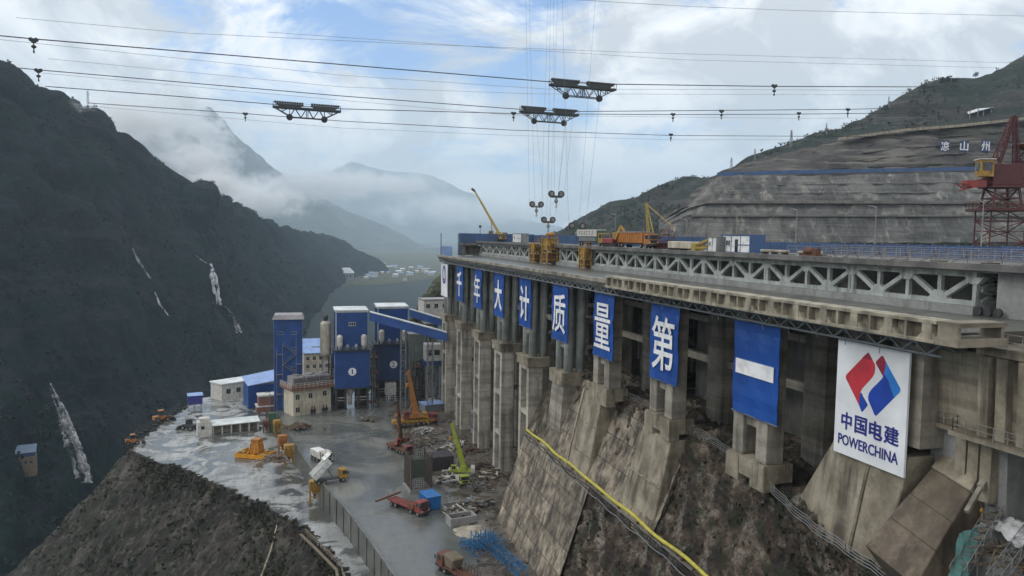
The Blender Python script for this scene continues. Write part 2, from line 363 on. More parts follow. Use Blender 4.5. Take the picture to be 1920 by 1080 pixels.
M['roof_grey'] = paint('roof_grey', (.28,.27,.28), .6, .1, .4, (.15,.13,.12), .3)
M['yellow'] = paint('yellow_paint', (.40,.225,.025), .55, 0, .75, (.10,.06,.03))
M['yellow_dirty'] = paint('worn_yellow', (.42,.24,.03), .6, 0, .95, (.06,.045,.03), 1.6)
M['bright_yellow'] = paint('amber_paint', (.68,.30,.012), .5, 0, .6, (.25,.10,.01))
M['orange'] = paint('orange_paint', (.40,.15,.028), .5, 0, .6, (.14,.07,.03))
M['lime'] = paint('lime_paint', (.30,.36,.03), .5, 0, .45, (.2,.22,.05))
M['boom_yellow'] = paint('boom_yellow', (.36,.26,.045), .5, 0, .4, (.2,.16,.07))
M['red'] = paint('red_paint', (.26,.035,.028), .5, 0, .6, (.09,.045,.035))
M['crane_red'] = paint('crane_red', (.075,.012,.014), .55, 0, .4, (.07,.02,.02))
M['pipe_yellow'] = paint('pipe_yellow', (.52,.46,.06), .5, 0, .4, (.22,.19,.08))
M['blue_box'] = paint('container_blue', (.015,.15,.42), .5, 0, .3, (.02,.07,.16))
M['scaf_blue'] = paint('scaffold_blue', (.02,.16,.36), .5, .1, .3, (.03,.07,.12))
M['green'] = paint('green_paint', (.03,.11,.07), .6, 0, .4)
M['teal_net'] = paint('teal_netting', (.05,.16,.15), .8, 0, .5)
M['black'] = paint('tyre_rubber', (.018,.018,.018), .85, 0, .3, (.05,.045,.04))
M['rim'] = paint('wheel_rim', (.25,.24,.22), .6, .2, .6)
M['glass'] = (lambda t: t.done(t.mix(t.ramp(t.noise(.8, 3), (.4, 0), (.6, 1)), (.015,.02,.024), (.05,.06,.065)), .08))(NT('window_glass'))
M['rust'] = paint('rusty_iron', (.14,.06,.035), .8, .1, .6, (.05,.03,.02))
M['wood'] = paint('old_timber', (.16,.13,.09), .85, 0, .5)
M['rebar'] = paint('reinforcing_steel', (.09,.075,.065), .75, .2, .5)
M['brick'] = paint('red_brick', (.20,.085,.06), .85, 0, .5)
M['tarp'] = paint('tarpaulin', (.50,.50,.50), .75, 0, .4, (.2,.2,.19))
M['leaf'] = (lambda t: t.done(t.ramp(t.noise(.35, 5, .7), (.4, (.0035,.0075,.009)), (.6, (.009,.018,.0155))), .9))(NT('scrub_leaves'))
M['bark'] = paint('tree_bark', (.07,.055,.04), .9, 0, .4)
M['fall_spray'] = None

M['leaf_dry'] = (lambda t: t.done(t.ramp(t.noise(.35, 5, .7), (.4, (.018,.024,.015)), (.6, (.045,.052,.034))), .9))(NT('hillside_scrub_leaves'))
M['rail_grey'] = paint('weathered_rail', (.26,.25,.23), .6, .1, .6)

M['roof_slate'] = paint('grey_blue_roof', (.085,.14,.22), .6, 0, .4)
M['sand'] = concrete('pale_sand', (.36,.33,.26), (.25,.22,.17), .5, .2)

M['pier'] = concrete('pale_pier_concrete', (.46,.43,.36), (.31,.285,.235), .3, .7, (.06,.05,.035), lines=.3)
M['dark_dam'] = concrete('brown_stained_concrete', (.15,.12,.085), (.085,.066,.046), .3, .7, (.03,.022,.016))

M['dark_red'] = paint('faded_dark_red', (.14,.03,.025), .6, 0, .8)
# ------------------------------------------------------------------ terrain
def hill_ray(px, py, objs):
    o = CAM; d = bearing(px, py).normalized(); best = None
    dg = bpy.context.evaluated_depsgraph_get()
    for ob in objs:
        ok, loc, nor, idx = ob.ray_cast(o, d)
        if ok and (best is None or (loc-o).length < (best-o).length): best = loc
    return best
def loft(name, rows, nu, nv, mat, amp=0, freq=.01, kind='structure', ridged=False, seed=0, fade0=False, gully=0, smooth=True, rough=.75):
    """surface through rows of points (row 0 on top), resampled nu x nv and roughened by real relief"""
    def resample(pts, n):
        pts = [Vector(p) for p in pts]; out = []
        for i in range(n):
            f = i/(n-1)*(len(pts)-1); k = min(int(f), len(pts)-2); t = f-k
            p0 = pts[max(k-1,0)]; p1 = pts[k]; p2 = pts[k+1]; p3 = pts[min(k+2,len(pts)-1)]
            a = .5*((2*p1)+(p2-p0)*t+(2*p0-5*p1+4*p2-p3)*t*t+(3*p1-p0-3*p2+p3)*t**3)
            out.append(a*.6+(p1+(p2-p1)*t)*.4)
        return out
    rr = [resample(r, nu) for r in rows]
    cols = [resample([r[i] for r in rr], nv) if len(rr) > 2 else [rr[0][i].lerp(rr[1][i], j/(nv-1)) for j in range(nv)] for i in range(nu)]
    g = [[cols[i][j] for i in range(nu)] for j in range(nv)]
    mb = MB(); off = Vector((seed*17.3, seed*7.7, seed*3.1))
    for j in range(nv):
        for i in range(nu):
            p = g[j][i]
            if amp:
                a = (g[j][min(i+1,nu-1)]-g[j][max(i-1,0)]); b = (g[min(j+1,nv-1)][i]-g[max(j-1,0)][i]); n = a.cross(b)
                n = n.normalized() if n.length > 1e-6 else Vector((0,0,1))
                q = p*freq+off
                h = mnoise.fractal(q, rough, 2.1, 8) if not ridged else (mnoise.ridged_multi_fractal(q, .9, 2.1, 6, 1.0, 2.0)-1.1)
                if gully:
                    s = i/(nu-1)*gully+.35*mnoise.noise(q*.7)*2; h += -.9*abs(math.sin(s*math.pi))**.6+.45
                k = 1.0 if not fade0 else min(1, j/(nv-1)*6)
                p = p+n*(h*amp*k)
            mb.v.append(tuple(p))
    for j in range(nv-1):
        for i in range(nu-1): mb.f.append((j*nu+i, j*nu+i+1, (j+1)*nu+i+1, (j+1)*nu+i))
    o = mb.build(name, mat, smooth=smooth); tag(o, kind=kind); o['surface'] = 1
    return o, mb
RIV = -120.0
def down(p, z): return Vector((p.x, p.y, z))
def hillside(name, cols, mat, nu, nv, amp, freq, seed, base_z=RIV-2, bulge=.0, ridged=True, back=500, gully=0):
    """cols: (px, ridge py, ridge distance, foot distance)"""
    top = [atD(px, py, d) for px, py, d, fd in cols]
    foot = []
    for px, py, d, fd in cols:
        b = bearing(px, 540); q = CAM+b*fd; foot.append(Vector((q.x, q.y, base_z)))
    mid = [t.lerp(f, .38)+Vector((0,0,bulge*(t.z-f.z))) for t, f in zip(top, foot)]
    mid2 = [t.lerp(f, .72)+Vector((0,0,bulge*.6*(t.z-f.z))) for t, f in zip(top, foot)]
    bk = [t+Vector((t.x, t.y, 0)).normalized()*back*.5+Vector((0,0,-.25*back)) for t in top]
    bk2 = [t+Vector((t.x, t.y, 0)).normalized()*back*1.6 for t in top]; bk2 = [down(p, base_z) for p in bk2]
    return loft(name, [bk2, bk, top, mid, mid2, foot], nu, nv, mat, amp, freq, ridged=ridged, seed=seed, gully=gully)
hl, hl_mb = hillside('mountain_left', [(-420,-190,760,300),(-150,20,800,320),(0,108,860,345),(100,172,900,420),(215,228,960,520),(330,333,1080,640),(400,352,1150,720),(440,388,1400,800),(500,410,1800,860),(540,430,2200,1000),(600,440,2900,1750),(650,455,3250,2800),(715,496,3450,3300),(745,530,3450,3350)],
    M['hill_l'], 310, 170, 11, .009, 3, gully=15, bulge=-.03)
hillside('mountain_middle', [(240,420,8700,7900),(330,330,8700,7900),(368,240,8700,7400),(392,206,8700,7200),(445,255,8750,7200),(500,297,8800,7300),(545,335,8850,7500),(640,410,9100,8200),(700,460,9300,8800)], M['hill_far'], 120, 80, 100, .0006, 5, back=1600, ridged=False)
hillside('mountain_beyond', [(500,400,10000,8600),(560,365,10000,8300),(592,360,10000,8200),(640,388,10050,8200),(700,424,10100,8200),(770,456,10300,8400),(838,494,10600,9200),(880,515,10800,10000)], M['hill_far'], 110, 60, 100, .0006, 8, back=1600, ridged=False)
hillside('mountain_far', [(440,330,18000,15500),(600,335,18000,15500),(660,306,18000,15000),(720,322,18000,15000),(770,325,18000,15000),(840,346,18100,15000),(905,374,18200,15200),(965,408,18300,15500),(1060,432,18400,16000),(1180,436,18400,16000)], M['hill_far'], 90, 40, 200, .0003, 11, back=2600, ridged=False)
hillside('mountain_right', [(1000,452,1500,1250),(1060,430,1250,1000),(1086,410,1100,800),(1200,366,980,640),(1300,338,900,560),(1352,325,860,500),(1430,290,820,480),(1560,246,790,470),(1700,192,770,470),(1760,166,770,470),(1920,110,770,470),(2200,20,770,470),(2600,-60,770,470)],
    M['hill_r'], 200, 90, 9, .010, 14, base_z=40, bulge=.02, back=400)
# the valley floor under everything: the river
mb = MB(); mb.add([(-24000,-3000,RIV),(24000,-3000,RIV),(24000,26000,RIV),(-24000,26000,RIV)], [(0,1,2,3)])
tag(mb.build('river', M['river']), kind='structure')
# dug slope and sprayed cut benches behind the platform, on the right bank
def arc(px, py, d): return atD(px, py, d)
BX = [(1236,395),(1290,385),(1350,378),(1500,372),(1700,370),(1900,372),(2150,380),(2400,390)]
def bench_row(pys, dd, wav=0): return [atD(px, np.interp(px, *zip(*pys)), d+dd) for px, d in BX]
r0 = [(1236,455),(2400,455)]
r1 = [(1236,432),(1290,404),(2400,404)]
r2 = [(1236,424),(1290,390),(1320,378),(2400,380)]
r3 = [(1236,418),(1290,385),(1345,333),(1500,329),(1860,322),(2400,312)]
r4 = [(1236,414),(1290,380),(1345,327),(1430,305),(1500,282),(1600,268),(1700,249),(1800,240),(1920,228),(2400,190)]
loft('cut_face_low', [bench_row(r1,0), bench_row(r0,-6)], 150, 14, M['cut'], .9, .16, seed=21)
loft('bench_low', [bench_row(r1,9), bench_row(r1,-.5)], 60, 3, M['bench'], 0)
loft('cut_face_middle', [bench_row(r2,12), bench_row(r1,8)], 150, 14, M['cut'], .8, .16, seed=22)
loft('bench_middle', [bench_row([(a,b-1) for a,b in r2],22), bench_row(r2,10)], 60, 3, M['bench'], 0)
loft('cut_face_high', [bench_row(r3,32), bench_row(r2,22)], 150, 22, M['cut'], 1.3, .10, seed=23)
loft('dug_slope', [bench_row([(a,b-4) for a,b in r4],70), bench_row(r4,64), [a.lerp(b,.5) for a, b in zip(bench_row(r4,64), bench_row(r3,33))], bench_row(r3,33)], 170, 40, M['dug'], 2.2, .05, seed=24)
# concrete edges of the two benches, and the haul road above
def strip(name, pys, dd, h, dep, mat, px0, px1, n=50):
    mb = MB(); P = []
    for i in range(n):
        px = px0+(px1-px0)*i/(n-1); P.append(atD(px, np.interp(px, *zip(*pys)), np.interp(px, *zip(*BX))+dd))
    for a, b in zip(P[:-1], P[1:]):
        mb.hexa([a, b, b+Vector((0,dep,0)), a+Vector((0,dep,0))], [p+Vector((0,0,h)) for p in (a, b, b+Vector((0,dep,0)), a+Vector((0,dep,0)))])
    return mb
tag(strip('bench_kerb', [(a,b+3) for a,b in r2], 9, 1.5, 2, M['bench'], 1325, 2300).build('bench_edge', M['bench']), kind='structure')
tag(strip('bench_kerb', [(a,b+2) for a,b in r1], -2, .8, 2, M['bench'], 1300, 2300).build('bench_edge', M['bench']), kind='structure')
tag(strip('haul_road', [(1580,262),(1700,246),(1800,238),(1920,225),(2300,195)], 58, 1.6, 6, M['tan'], 1585, 2200).build('road', M['tan']), kind='structure')
# terrace of ground between the platform and the cut
mb = MB(); mb.add([(82,20,50),(700,20,50),(700,330,50),(160,420,50),(82,262,50)], [(0,1,2,3,4)])
mb.add([(82,20,50),(82,262,50),(82,262,-2),(82,20,-2)], [(0,1,2,3)]); mb.add([(82,262,50),(160,420,50),(120,470,-60),(50,300,-60)], [(0,1,2,3)])
tag(mb.build('terrace', M['terrace']), kind='structure')
# ------------------------------------------------------------------ upper roadway, lower lot, and the cut earth below them
WALL = [Vector((-3,250,0)), atZ(530,790,0), atZ(566,850,0), atZ(604,906,0), atZ(655,962,0), atZ(700,1022,0), atZ(740,1080,0), Vector((21,106,0)), Vector((24,90,0))]
mb = MB(); poly = [(p.x, p.y) for p in WALL]+[(84,90),(84,272),(-3,272)]
mb.prism(poly, -60, 0); tag(mb.build('roadway', M['yard']), kind='structure')
EDGE = [Vector((-24,300,-5)), atZ(375,747,-5), atZ(350,762,-5), atZ(330,776,-5), atZ(285,808,-5), atZ(243,842,-5), atZ(300,868,-5), atZ(345,880,-5), atZ(400,905,-5), atZ(480,938,-5), atZ(545,975,-5), atZ(585,1003,-5), atZ(640,1065,-5), Vector((11,122,-5)), Vector((13,105,-5)), Vector((15,85,-5))]
mb = MB(); poly = [(p.x, p.y) for p in EDGE]+[(p.x+.3, p.y) for p in reversed(WALL)]+[(-3,300)]
mb.prism(poly, -60, -5); tag(mb.build('lot', M['lot']), kind='structure')
# cut earth slope fanning out below the lot
outs = []
for i, p in enumerate(EDGE):
    a = EDGE[max(i-1,0)]; b = EDGE[min(i+1,len(EDGE)-1)]; d = (b-a); n = Vector((d.y,-d.x,0)).normalized()
    if n.dot(Vector((-1,-.4,0))) < 0: n = -n
    outs.append(n)
sm = []
for i in range(len(outs)):
    s_ = Vector((0,0,0))
    for k in (-1,0,1): s_ += outs[min(max(i+k,0),len(outs)-1)]
    sm.append(s_.normalized())
rows = []
for h, o in ((.55,-.8),(.15,-.1),(.9,.5),(3.2,2.0),(12,10),(30,27),(62,60),(100,105)):
    rows.append([p+n*o+Vector((0,0,-h)) for p, n in zip(EDGE, sm)])
mound, mound_mb = loft('embankment', rows, 300, 190, M['mound'], .95, .15, seed=31, fade0=True, rough=.5)
# right bank beyond the yard
loft('river_bank', [[atD(760,640,300),atD(790,585,330),atD(825,545,370),atD(850,512,430),atD(900,470,520)],[atD(740,670,292),atD(770,625,320),atD(800,575,360),atD(815,556,420),atD(835,540,520)],[down(atD(700,640,300),-130),down(atD(730,640,330),-130),down(atD(745,640,370),-130),down(atD(760,600,430),-130),down(atD(790,600,520),-130)]],
     60, 40, M['bank'], 3, .04, seed=41)
# muddy spread along the foot of the piers
loft('mud', [[Vector((60,y,1.6)) for y in range(252,100,-12)], [Vector((47,y,1.1)) for y in range(252,100,-12)], [Vector((38+2.5*math.sin(y*.21),y,.5)) for y in range(252,100,-12)], [Vector((31.5+2.2*math.sin(y*.3),y,-.06)) for y in range(252,100,-12)]], 110, 30, M['mud'], .35, .22, seed=43)
# slope of the dam foundation under the platform: lower formed wall, upper rock
Y0, Y1 = 139.5, 26.0
def prof(y, t): return None
ys = [Y0-i*3 for i in range(39)]
loft('formed_slope', [[Vector((45.7,y,18.1)) for y in ys if y > 104], [Vector((39.6,y,-.4)) for y in ys if y > 104]], 40, 20, M['panel'], .05, .3, seed=51, smooth=False)
mb = MB(); mb.add([(45.7,Y0,18.1),(39.6,Y0,-.4),(75,Y0,-.4),(75,Y0,32),(52.5,Y0,31.8)], [(0,1,2,3,4)]); tag(mb.build('formed_slope_end', M['dam']), kind='structure')
loft('rock_slope_low', [[Vector((46.1,y,18.1)) for y in ys if y < 115], [Vector((40.9,y,-.5)) for y in ys if y < 115]], 200, 80, M['rock'], .85, .34, seed=52, rough=.45)
loft('bench', [[Vector((47.6,y,18.0)) for y in ys], [Vector((45.4,y,18.05)) for y in ys]], 60, 4, M['bench'], 0)
loft('rock_slope', [[Vector((60,y,32.1)) for y in ys if y < 128], [Vector((52.2-max(0,min(1,(92-y)/30))*2.0-max(0,min(1,(68-y)/10))*2.6,y,31.9-max(0,80-y)*.08)) for y in ys if y < 128], [Vector((51.2-max(0,min(1,(92-y)/30))*1.5-max(0,min(1,(68-y)/10))*2.4,y,30.3-max(0,80-y)*.08)) for y in ys if y < 128], [Vector((49.0,y,24)) for y in ys if y < 128], [Vector((46.6,y,17.6)) for y in ys if y < 128]], 220, 80, M['rock'], .75, .36, seed=53, rough=.45)
loft('rock_ledge', [[Vector((62,y,30)) for y in range(141,121,-3)], [Vector((52.5,y,26)) for y in range(141,121,-3)], [Vector((49.2,y,23.5)) for y in range(141,121,-3)], [Vector((46.4,y,17.6)) for y in range(141,121,-3)]], 40, 24, M['rock'], .5, .3, seed=54)
mb = MB(); mb.bx(58,82,20,124,28,31.7); mb.bx(78,82.5,20,250,-2,48); tag(mb.build('terrain_under_platform', M['rock']), kind='structure')

bpy.context.view_layer.update()

loft('formed_slope', [[Vector((51.9,y,31.5)) for y in np.arange(131,84,-3.0)], [Vector((50.7,y,29.6)) for y in np.arange(131,84,-3.0)], [Vector((48.2,y,23.6)) for y in np.arange(131,84,-3.0)], [Vector((45.7,y,17.7)) for y in np.arange(131,84,-3.0)]], 90, 40, M['panel'], .16, .35, seed=55, rough=.6)
bpy.context.view_layer.update()

def between(ra, rb, f):
    xs = [a for a, _ in BX]; return [(x, np.interp(x, *zip(*ra))*(1-f)+np.interp(x, *zip(*rb))*f) for x in xs]
for f in (.33, .66): tag(strip('bench_kerb', [(a,b+1) for a,b in between(r2, r3, f)], 21.2+10*f, .5, 1.2, M['bench'], 1345, 2300).build('bench_edge', M['bench']), kind='structure')
for f in (.2, .42, .62, .82): tag(strip('bench_kerb', between(r3, r4, f), 31.5+31*f, .45, 1.5, M['cut'], 1420+f*130, 2200).build('bench_edge', M['cut']), kind='structure')
# ------------------------------------------------------------------ the platform: piers, slab, girder, deck (one structure)
PY = [231.3,209.9,189.0,168.6,148.4,128.0,108.3,88.3,68.1]
plat = thing('trestle_platform', 'long concrete platform on tall double piers carrying a white truss girder and deck', 'platform', (0,0,0))
def lower_pier(x0, x1, yc, z0, z1, beams=True):
    m = MB(); hy = 3.3; w = 1.45
    for s in (-1, 1):
        ya, yb = (yc-hy, yc-hy+w) if s < 0 else (yc+hy-w, yc+hy)
        m.bx(x0, x1, ya, yb, z0, z1)
    z = z1-.02
    while z-.9 > z0+2:
        m.bx(x0+.06, x1-.06, yc-hy+w, yc+hy-w, z-.9, z); z -= 9.6
    return m
def frame_pier(x0, x1, yc, z0, z1, w=1.5, d=2.4):
    m = MB()
    for xa in (x0, x1-w): m.bx(xa, xa+w, yc-d/2, yc+d/2, z0, z1)
    z = z1
    while z > z0+1.5:
        m.bx(x0+w, x1-w, yc-d/2+.15, yc+d/2-.15, z-.9, z); z -= 6.2
    return m
def pour_joints(): pass
for i, yc in enumerate(PY):
    if i <= 4:
        p = lower_pier(48.0, 51.0, yc, -.6, 30).build('pillar', M['pier'], plat)
        MB().bx(49.7, 50.3, yc-1.86, yc+1.86, -.6, 29.0).build('infill_wall', M['deck'], p)  # recess shade painted in by the darker concrete
        MB().bx(47.55, 52.3, yc-3.7, yc+3.7, 30, 32).bx(47.4, 52.45, yc-3.85, yc+3.85, 31.62, 31.98).build('cap', M['buttress'], p)
    elif i == 5:
        p = MB().hexa([(46.9,yc-3.4,16),(54,yc-3.4,16),(54,yc+3.4,16),(46.9,yc+3.4,16)], [(48,yc-3,30),(54,yc-3,30),(54,yc+3,30),(48,yc+3,30)]).build('pillar', M['concrete'], plat)
        MB().bx(47.5, 53.6, yc-3.3, yc+3.3, 30, 32.4).build('cap', M['buttress'], p)
    else:
        yy = yc+1.2
        p = MB().bx(48.0, 51.6, yy-3.4, yy+3.4, 31.2, 33.2).bx(47.9, 49.4, yy-3.5, yy-1.1, 30.4, 33.0).bx(47.9, 49.4, yy+1.1, yy+3.5, 30.4, 33.0).build('pillar', M['buttress'], plat)
        for s in (-1, 1):
            MB().bx(48.4, 50.6, yy+s*2.15-.95, yy+s*2.15+.95, 33.2, 49.4).build('column', M['concrete'], p, bevel=.08)
        MB().bx(48.9, 50.2, yy-1.2, yy+1.2, 36.6, 37.6).bx(48.9, 50.2, yy-1.2, yy+1.2, 46, 47).build('tie_beam', M['concrete'], p)
        MB().bx(50.4, 50.9, yy-1.2, yy+1.2, 33.2, 49.3).build('infill_wall', M['dam'], p)
    if i <= 5:
        for s in (-1, 1):
            for k, xc in enumerate((49.2, 51.5)):
                MB().lathe([(.85, 31.9), (.85, 49.4)], 16, c=(xc, yc+s*2.1, 0)).build('column', M['concrete_light'], p, smooth=True)
        MB().bx(48.8, 49.6, yc-1.3, yc+1.3, 36.6, 37.6).bx(48.8, 49.6, yc-1.3, yc+1.3, 44, 44.9).build('tie_beam', M['concrete'], p)
    # inner rows
    z0 = -.6 if i <= 4 else 31.5
    q = (lower_pier(58, 61, yc, z0, 30) if i <= 4 else frame_pier(56.5, 62.5, yc+1, z0, 49.4, 1.9, 3.6)).build('pillar', M['concrete'], plat)
    if i <= 4:
        MB().bx(57.6, 62.4, yc-3.6, yc+3.6, 30, 32).build('cap', M['buttress'], q)
        for s in (-1, 1):
            for xc in (58.9, 61.3): MB().lathe([(.8, 31.9), (.8, 49.4)], 12, c=(xc, yc+s*2.1, 0)).build('column', M['concrete'], q)
    frame_pier(68, 74, yc+1, -.6 if i <= 4 else 31.5, 49.4, 1.7, 3.2).build('pillar', M['deck'], plat)  # same concrete as the other piers, darkened to paint the interior shade
    MB().bx(48.2, 76, yc-1.3, yc+1.3, 48.2, 49.4).build('cross_beam', M['deck'], plat)  # dark tone stands in for shade below the slab
    if i <= 5:
        for z in (36.6, 44.2): MB().bx(52.4, 58.1, yc-2.5, yc-1.8, z, z+.8).build('tie_beam', M['concrete'], plat)
        MB().bx(52.85, 57.9, yc-.6, yc+.6, 41, 42).bx(51.0, 58, yc+2.0, yc+3.2, 20, 21).build('tie_beam', M['concrete'], plat)
for ya, yb in zip(PY[1:6], PY[:5]):
    MB().bx(51.5, 52.5, ya+2.8, yb-2.8, 40, 41).bx(58.6, 59.6, ya+2.8, yb-2.8, 40, 41).bx(60.6, 61.6, ya+2.8, yb-2.8, 20, 21).bx(60.6, 61.6, ya+2.8, yb-2.8, 10, 11).build('tie_beam', M['concrete'], plat)
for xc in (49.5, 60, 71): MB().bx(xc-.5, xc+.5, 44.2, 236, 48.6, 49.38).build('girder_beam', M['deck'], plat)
slab = MB().bx(46.9, 80.5, 43.2, 236.6, 49.42, 50.3).build('slab', M['slab'], plat)
MB().bx(46.75, 47.3, 43.0, 236.8, 50.0, 50.62).build('kerb', M['concrete'], slab)
MB().bx(61.0, 67.0, 53.6, 243.5, 50.28, 51.1).build('plinth', M['grey_con'], plat)
MB().bx(61.3, 67.0, 236.5, 246, 48.9, 50.28).build('corbel', M['concrete'], plat)
# thin lattice hung below the slab edge
m = MB(); n = 150; ya, yb = 44.0, 236.4
for z in (48.42, 49.3): m.bx(47.15, 47.45, ya, yb, z-.09, z+.09)
for k in range(n):
    y0 = ya+(yb-ya)*k/n; y1 = ya+(yb-ya)*(k+1)/n
    m.bar((47.3,y0,48.42 if k%2 else 49.3), (47.3,y1,49.3 if k%2 else 48.42), .16)
    if k % 3 == 0: m.bar((47.3,y0,49.3), (48.6,y0,48.7), .14)
m.build('edge_lattice', M['steel_grey'], plat)
m = MB()
for k in range(46):
    y = 46+k*4.15; m.bar((47.4,y,49.3), (47.5,y+random.uniform(-.6,.6),47.6+random.random()*.6), .05)
m.build_each('wire_hanger', M['rope'], plat)
# projecting formed edge with square pockets along the near part
edge = MB().bx(45.1, 46.9, 42.6, 101.5, 51.05, 51.35).bx(45.1, 46.9, 42.6, 101.5, 49.62, 49.9).build('pocket_edge', M['tan'], plat, bevel=.03)
m = MB(); m.bx(45.75, 46.88, 42.8, 101.4, 49.9, 51.05); m.build('pocket_back', M['dam'], edge)
y = 43.0; k = 0
while y < 101:
    m = MB()
    w = (.85, .22)[k % 2]; m.bx(45.13, 45.74, y, y+w, 49.9, 51.05)
    if k % 2 == 0:
        m.add([(45.2,y+w,49.9),(45.2,y+w+.55,49.9),(45.2,y+w,50.4),(45.73,y+w,49.9),(45.73,y+w+.55,49.9),(45.73,y+w,50.4)], [(0,1,2),(3,5,4),(0,3,4,1),(1,4,5,2),(2,5,3,0)])
        m.add([(45.2,y,49.9),(45.2,y-.55,49.9),(45.2,y,50.4),(45.73,y,49.9),(45.73,y-.55,49.9),(45.73,y,50.4)], [(0,1,2),(3,5,4),(0,3,4,1),(1,4,5,2),(2,5,3,0)])
    for q in (1, 2):
        if k % 2: m.bar((45.5,y+w+.45*q,49.9), (45.5,y+w+.45*q,51.05), .04)
    m.build('pocket_rib', M['tan'], edge); y += (2.25, 1.45)[k % 2]; k += 1
MB().bx(45.1, 49.6, 40.6, 42.55, 49.62, 50.2).bx(45.2, 49.6, 40.7, 42.5, 51.0, 51.35).bx(45.2, 45.5, 40.8, 42.5, 50.2, 51.0).bx(49.2, 49.5, 40.8, 42.5, 50.2, 51.0).build('corner_slab', M['dam'], edge)
# the pale truss girder (front plane and a dark plate for the shade behind it) and its end frame
def truss_plane(x, y0, y1, w, det=True):
    m = MB(); zt, zb = 54.0, 51.35; t = .42
    m.bx(x-.3, x+.3, y0, y1, zb-.25, zb+.22); m.bx(x-.3, x+.3, y0, y1, zt-.2, zt+.28)
    y = y0+.25; k = 0
    while y <= y1-.2:
        vw = .42
        m.bx(x-.22, x+.22, y-vw/2, y+vw/2, zb+.2, zt-.18)
        if y+3.9 <= y1:
            a, b = ((zt-.15), (zb+.2)) if k % 2 == 0 else ((zb+.2), (zt-.15))
            m.bar((x-.02,y+.1,a), (x-.02,y+3.8,b), .46, .5, up=(1,0,0))
        if det:
            if k % 2: m.add([(x-.33,y-1.15,zb+.2),(x-.33,y+1.15,zb+.2),(x-.33,y+.45,zb+1.0),(x-.33,y-.45,zb+1.0),(x+.33,y-1.15,zb+.2),(x+.33,y+1.15,zb+.2),(x+.33,y+.45,zb+1.0),(x+.33,y-.45,zb+1.0)], [(0,1,2,3),(4,7,6,5),(0,4,5,1),(1,5,6,2),(2,6,7,3),(3,7,4,0)])
            else: m.add([(x-.33,y-1.05,zt-.18),(x-.33,y+1.05,zt-.18),(x-.33,y+.4,zt-.85),(x-.33,y-.4,zt-.85),(x+.33,y-1.05,zt-.18),(x+.33,y+1.05,zt-.18),(x+.33,y+.4,zt-.85),(x+.33,y-.4,zt-.85)], [(0,3,2,1),(4,5,6,7),(0,1,5,4),(1,2,6,5),(2,3,7,6),(3,0,4,7)])
        if k % 4 == 0 and k: m.bx(x-.26, x+.26, y+.28, y+.6, zb+.2, zt-.18)
        y += 3.95; k += 1
    return m
gird = truss_plane(62.0, 54.0, 243.0, .5).build('truss_girder', M['concrete_light'], plat)
MB().bx(65.4, 65.8, 54.0, 243.0, 51.1, 54.28).build('rear_shade_plate', M['deck'], gird)  # dark plate added for the shade under the deck, behind the truss
m = MB(); 
for z in (51.35, 52.7, 54.0): m.bx(62.3, 65.3, 54.02, 54.4, z-.2, z+.2)
for z0, z1 in ((51.5,52.55),(52.85,53.85)): m.bar((62.35,54.0,z0),(65.25,54.0,z1),.28); m.bar((62.35,54.0,z1),(65.25,54.0,z0),.28)
m.build('end_frame', M['concrete_light'], gird)
m = MB()
for k in range(6): m.bx(61.8, 62.2, 60+k*30, 60.8+k*30, 50.6, 51.1)
for k in range(3): m.lathe([(.18,-.12),(.42,-.12),(.42,.12),(.18,.12)], 14, 'X', (61.2, 51.2+k*1.0, 50.75))
m.build('bearing', M['steel_dark'], gird)
deck = MB().bx(60.7, 82.3, 25, 243.6, 54.32, 54.86).bx(60.4, 61.2, 25, 243.8, 54.5, 55.12).build('deck', M['deck'], plat)
MB().bx(55.0, 60.65, 238.5, 244.2, 53.6, 54.3).bx(55.2, 56.4, 239, 243.8, 50.3, 53.58).build('deck_end', M['deck'], plat)
MB().bx(56.45, 67, 243.4, 244.0, 50.35, 53.55).build('end_wall', M['concrete'], plat)
for ya, yb in zip(PY[6:], PY[5:-1]):
    MB().bx(57.2, 58.0, ya+2.9, yb-.9, 39.5, 40.5).bx(60.6, 61.4, ya+2.9, yb-.9, 44.5, 45.4).build('tie_beam', M['concrete'], plat)
    MB().bx(63.2, 63.8, ya+4, yb-3, 31.6, 49.3).build('infill_wall', M['deck'], plat)  # wall colour darkened to carry the shade inside the platform
m = MB(); random.seed(3)
for k in range(110):
    y = 50+random.random()*185; x = random.uniform(61.4, 66); s = random.uniform(.15, .7)
    m.box((x, y, 54.86+s*.2), (s*random.uniform(.6,2.2), s*random.uniform(.6,3), s*.4))
m.build('deck_clutter', M['mud'], deck)
m = MB()
for x in (62.5, 64.2): m.bx(x-.06, x+.06, 25, 243, 54.86, 55.02)
m.build('rail', M['rust'], deck)
# abutment wall at the near end and the stained dam concrete below it
MB().bx(61.9, 70, 20, 52.0, 50.3, 54.3).build('abutment_wall', M['grey_con'], plat)
dam = thing('dam_abutment', 'stained brown concrete dam block with walkways at the right edge of the platform', 'dam block', (0,0,0))
MB().hexa([(50.3,15,42.6),(75,15,42.6),(75,46.7,42.6),(50.3,46.7,42.6)], [(50.0,15,48.7),(75,15,48.7),(75,47.0,48.7),(50.0,47.0,48.7)]).build('wall', M['dam'], dam)
MB().bx(49.6, 75, 15, 43.1, 48.72, 49.38).build('upper_ledge', M['dam'], dam)
for y in (42.35, 40.9, 39.2):
    MB().hexa([(49.65,y-.5,42.6),(50.6,y-.5,42.6),(50.6,y+.35,42.6),(49.65,y+.35,42.6)], [(49.45,y-.5,48.65),(50.4,y-.5,48.65),(50.4,y+.35,48.65),(49.45,y+.35,48.65)]).build('buttress_rib', M['buttress'], dam)
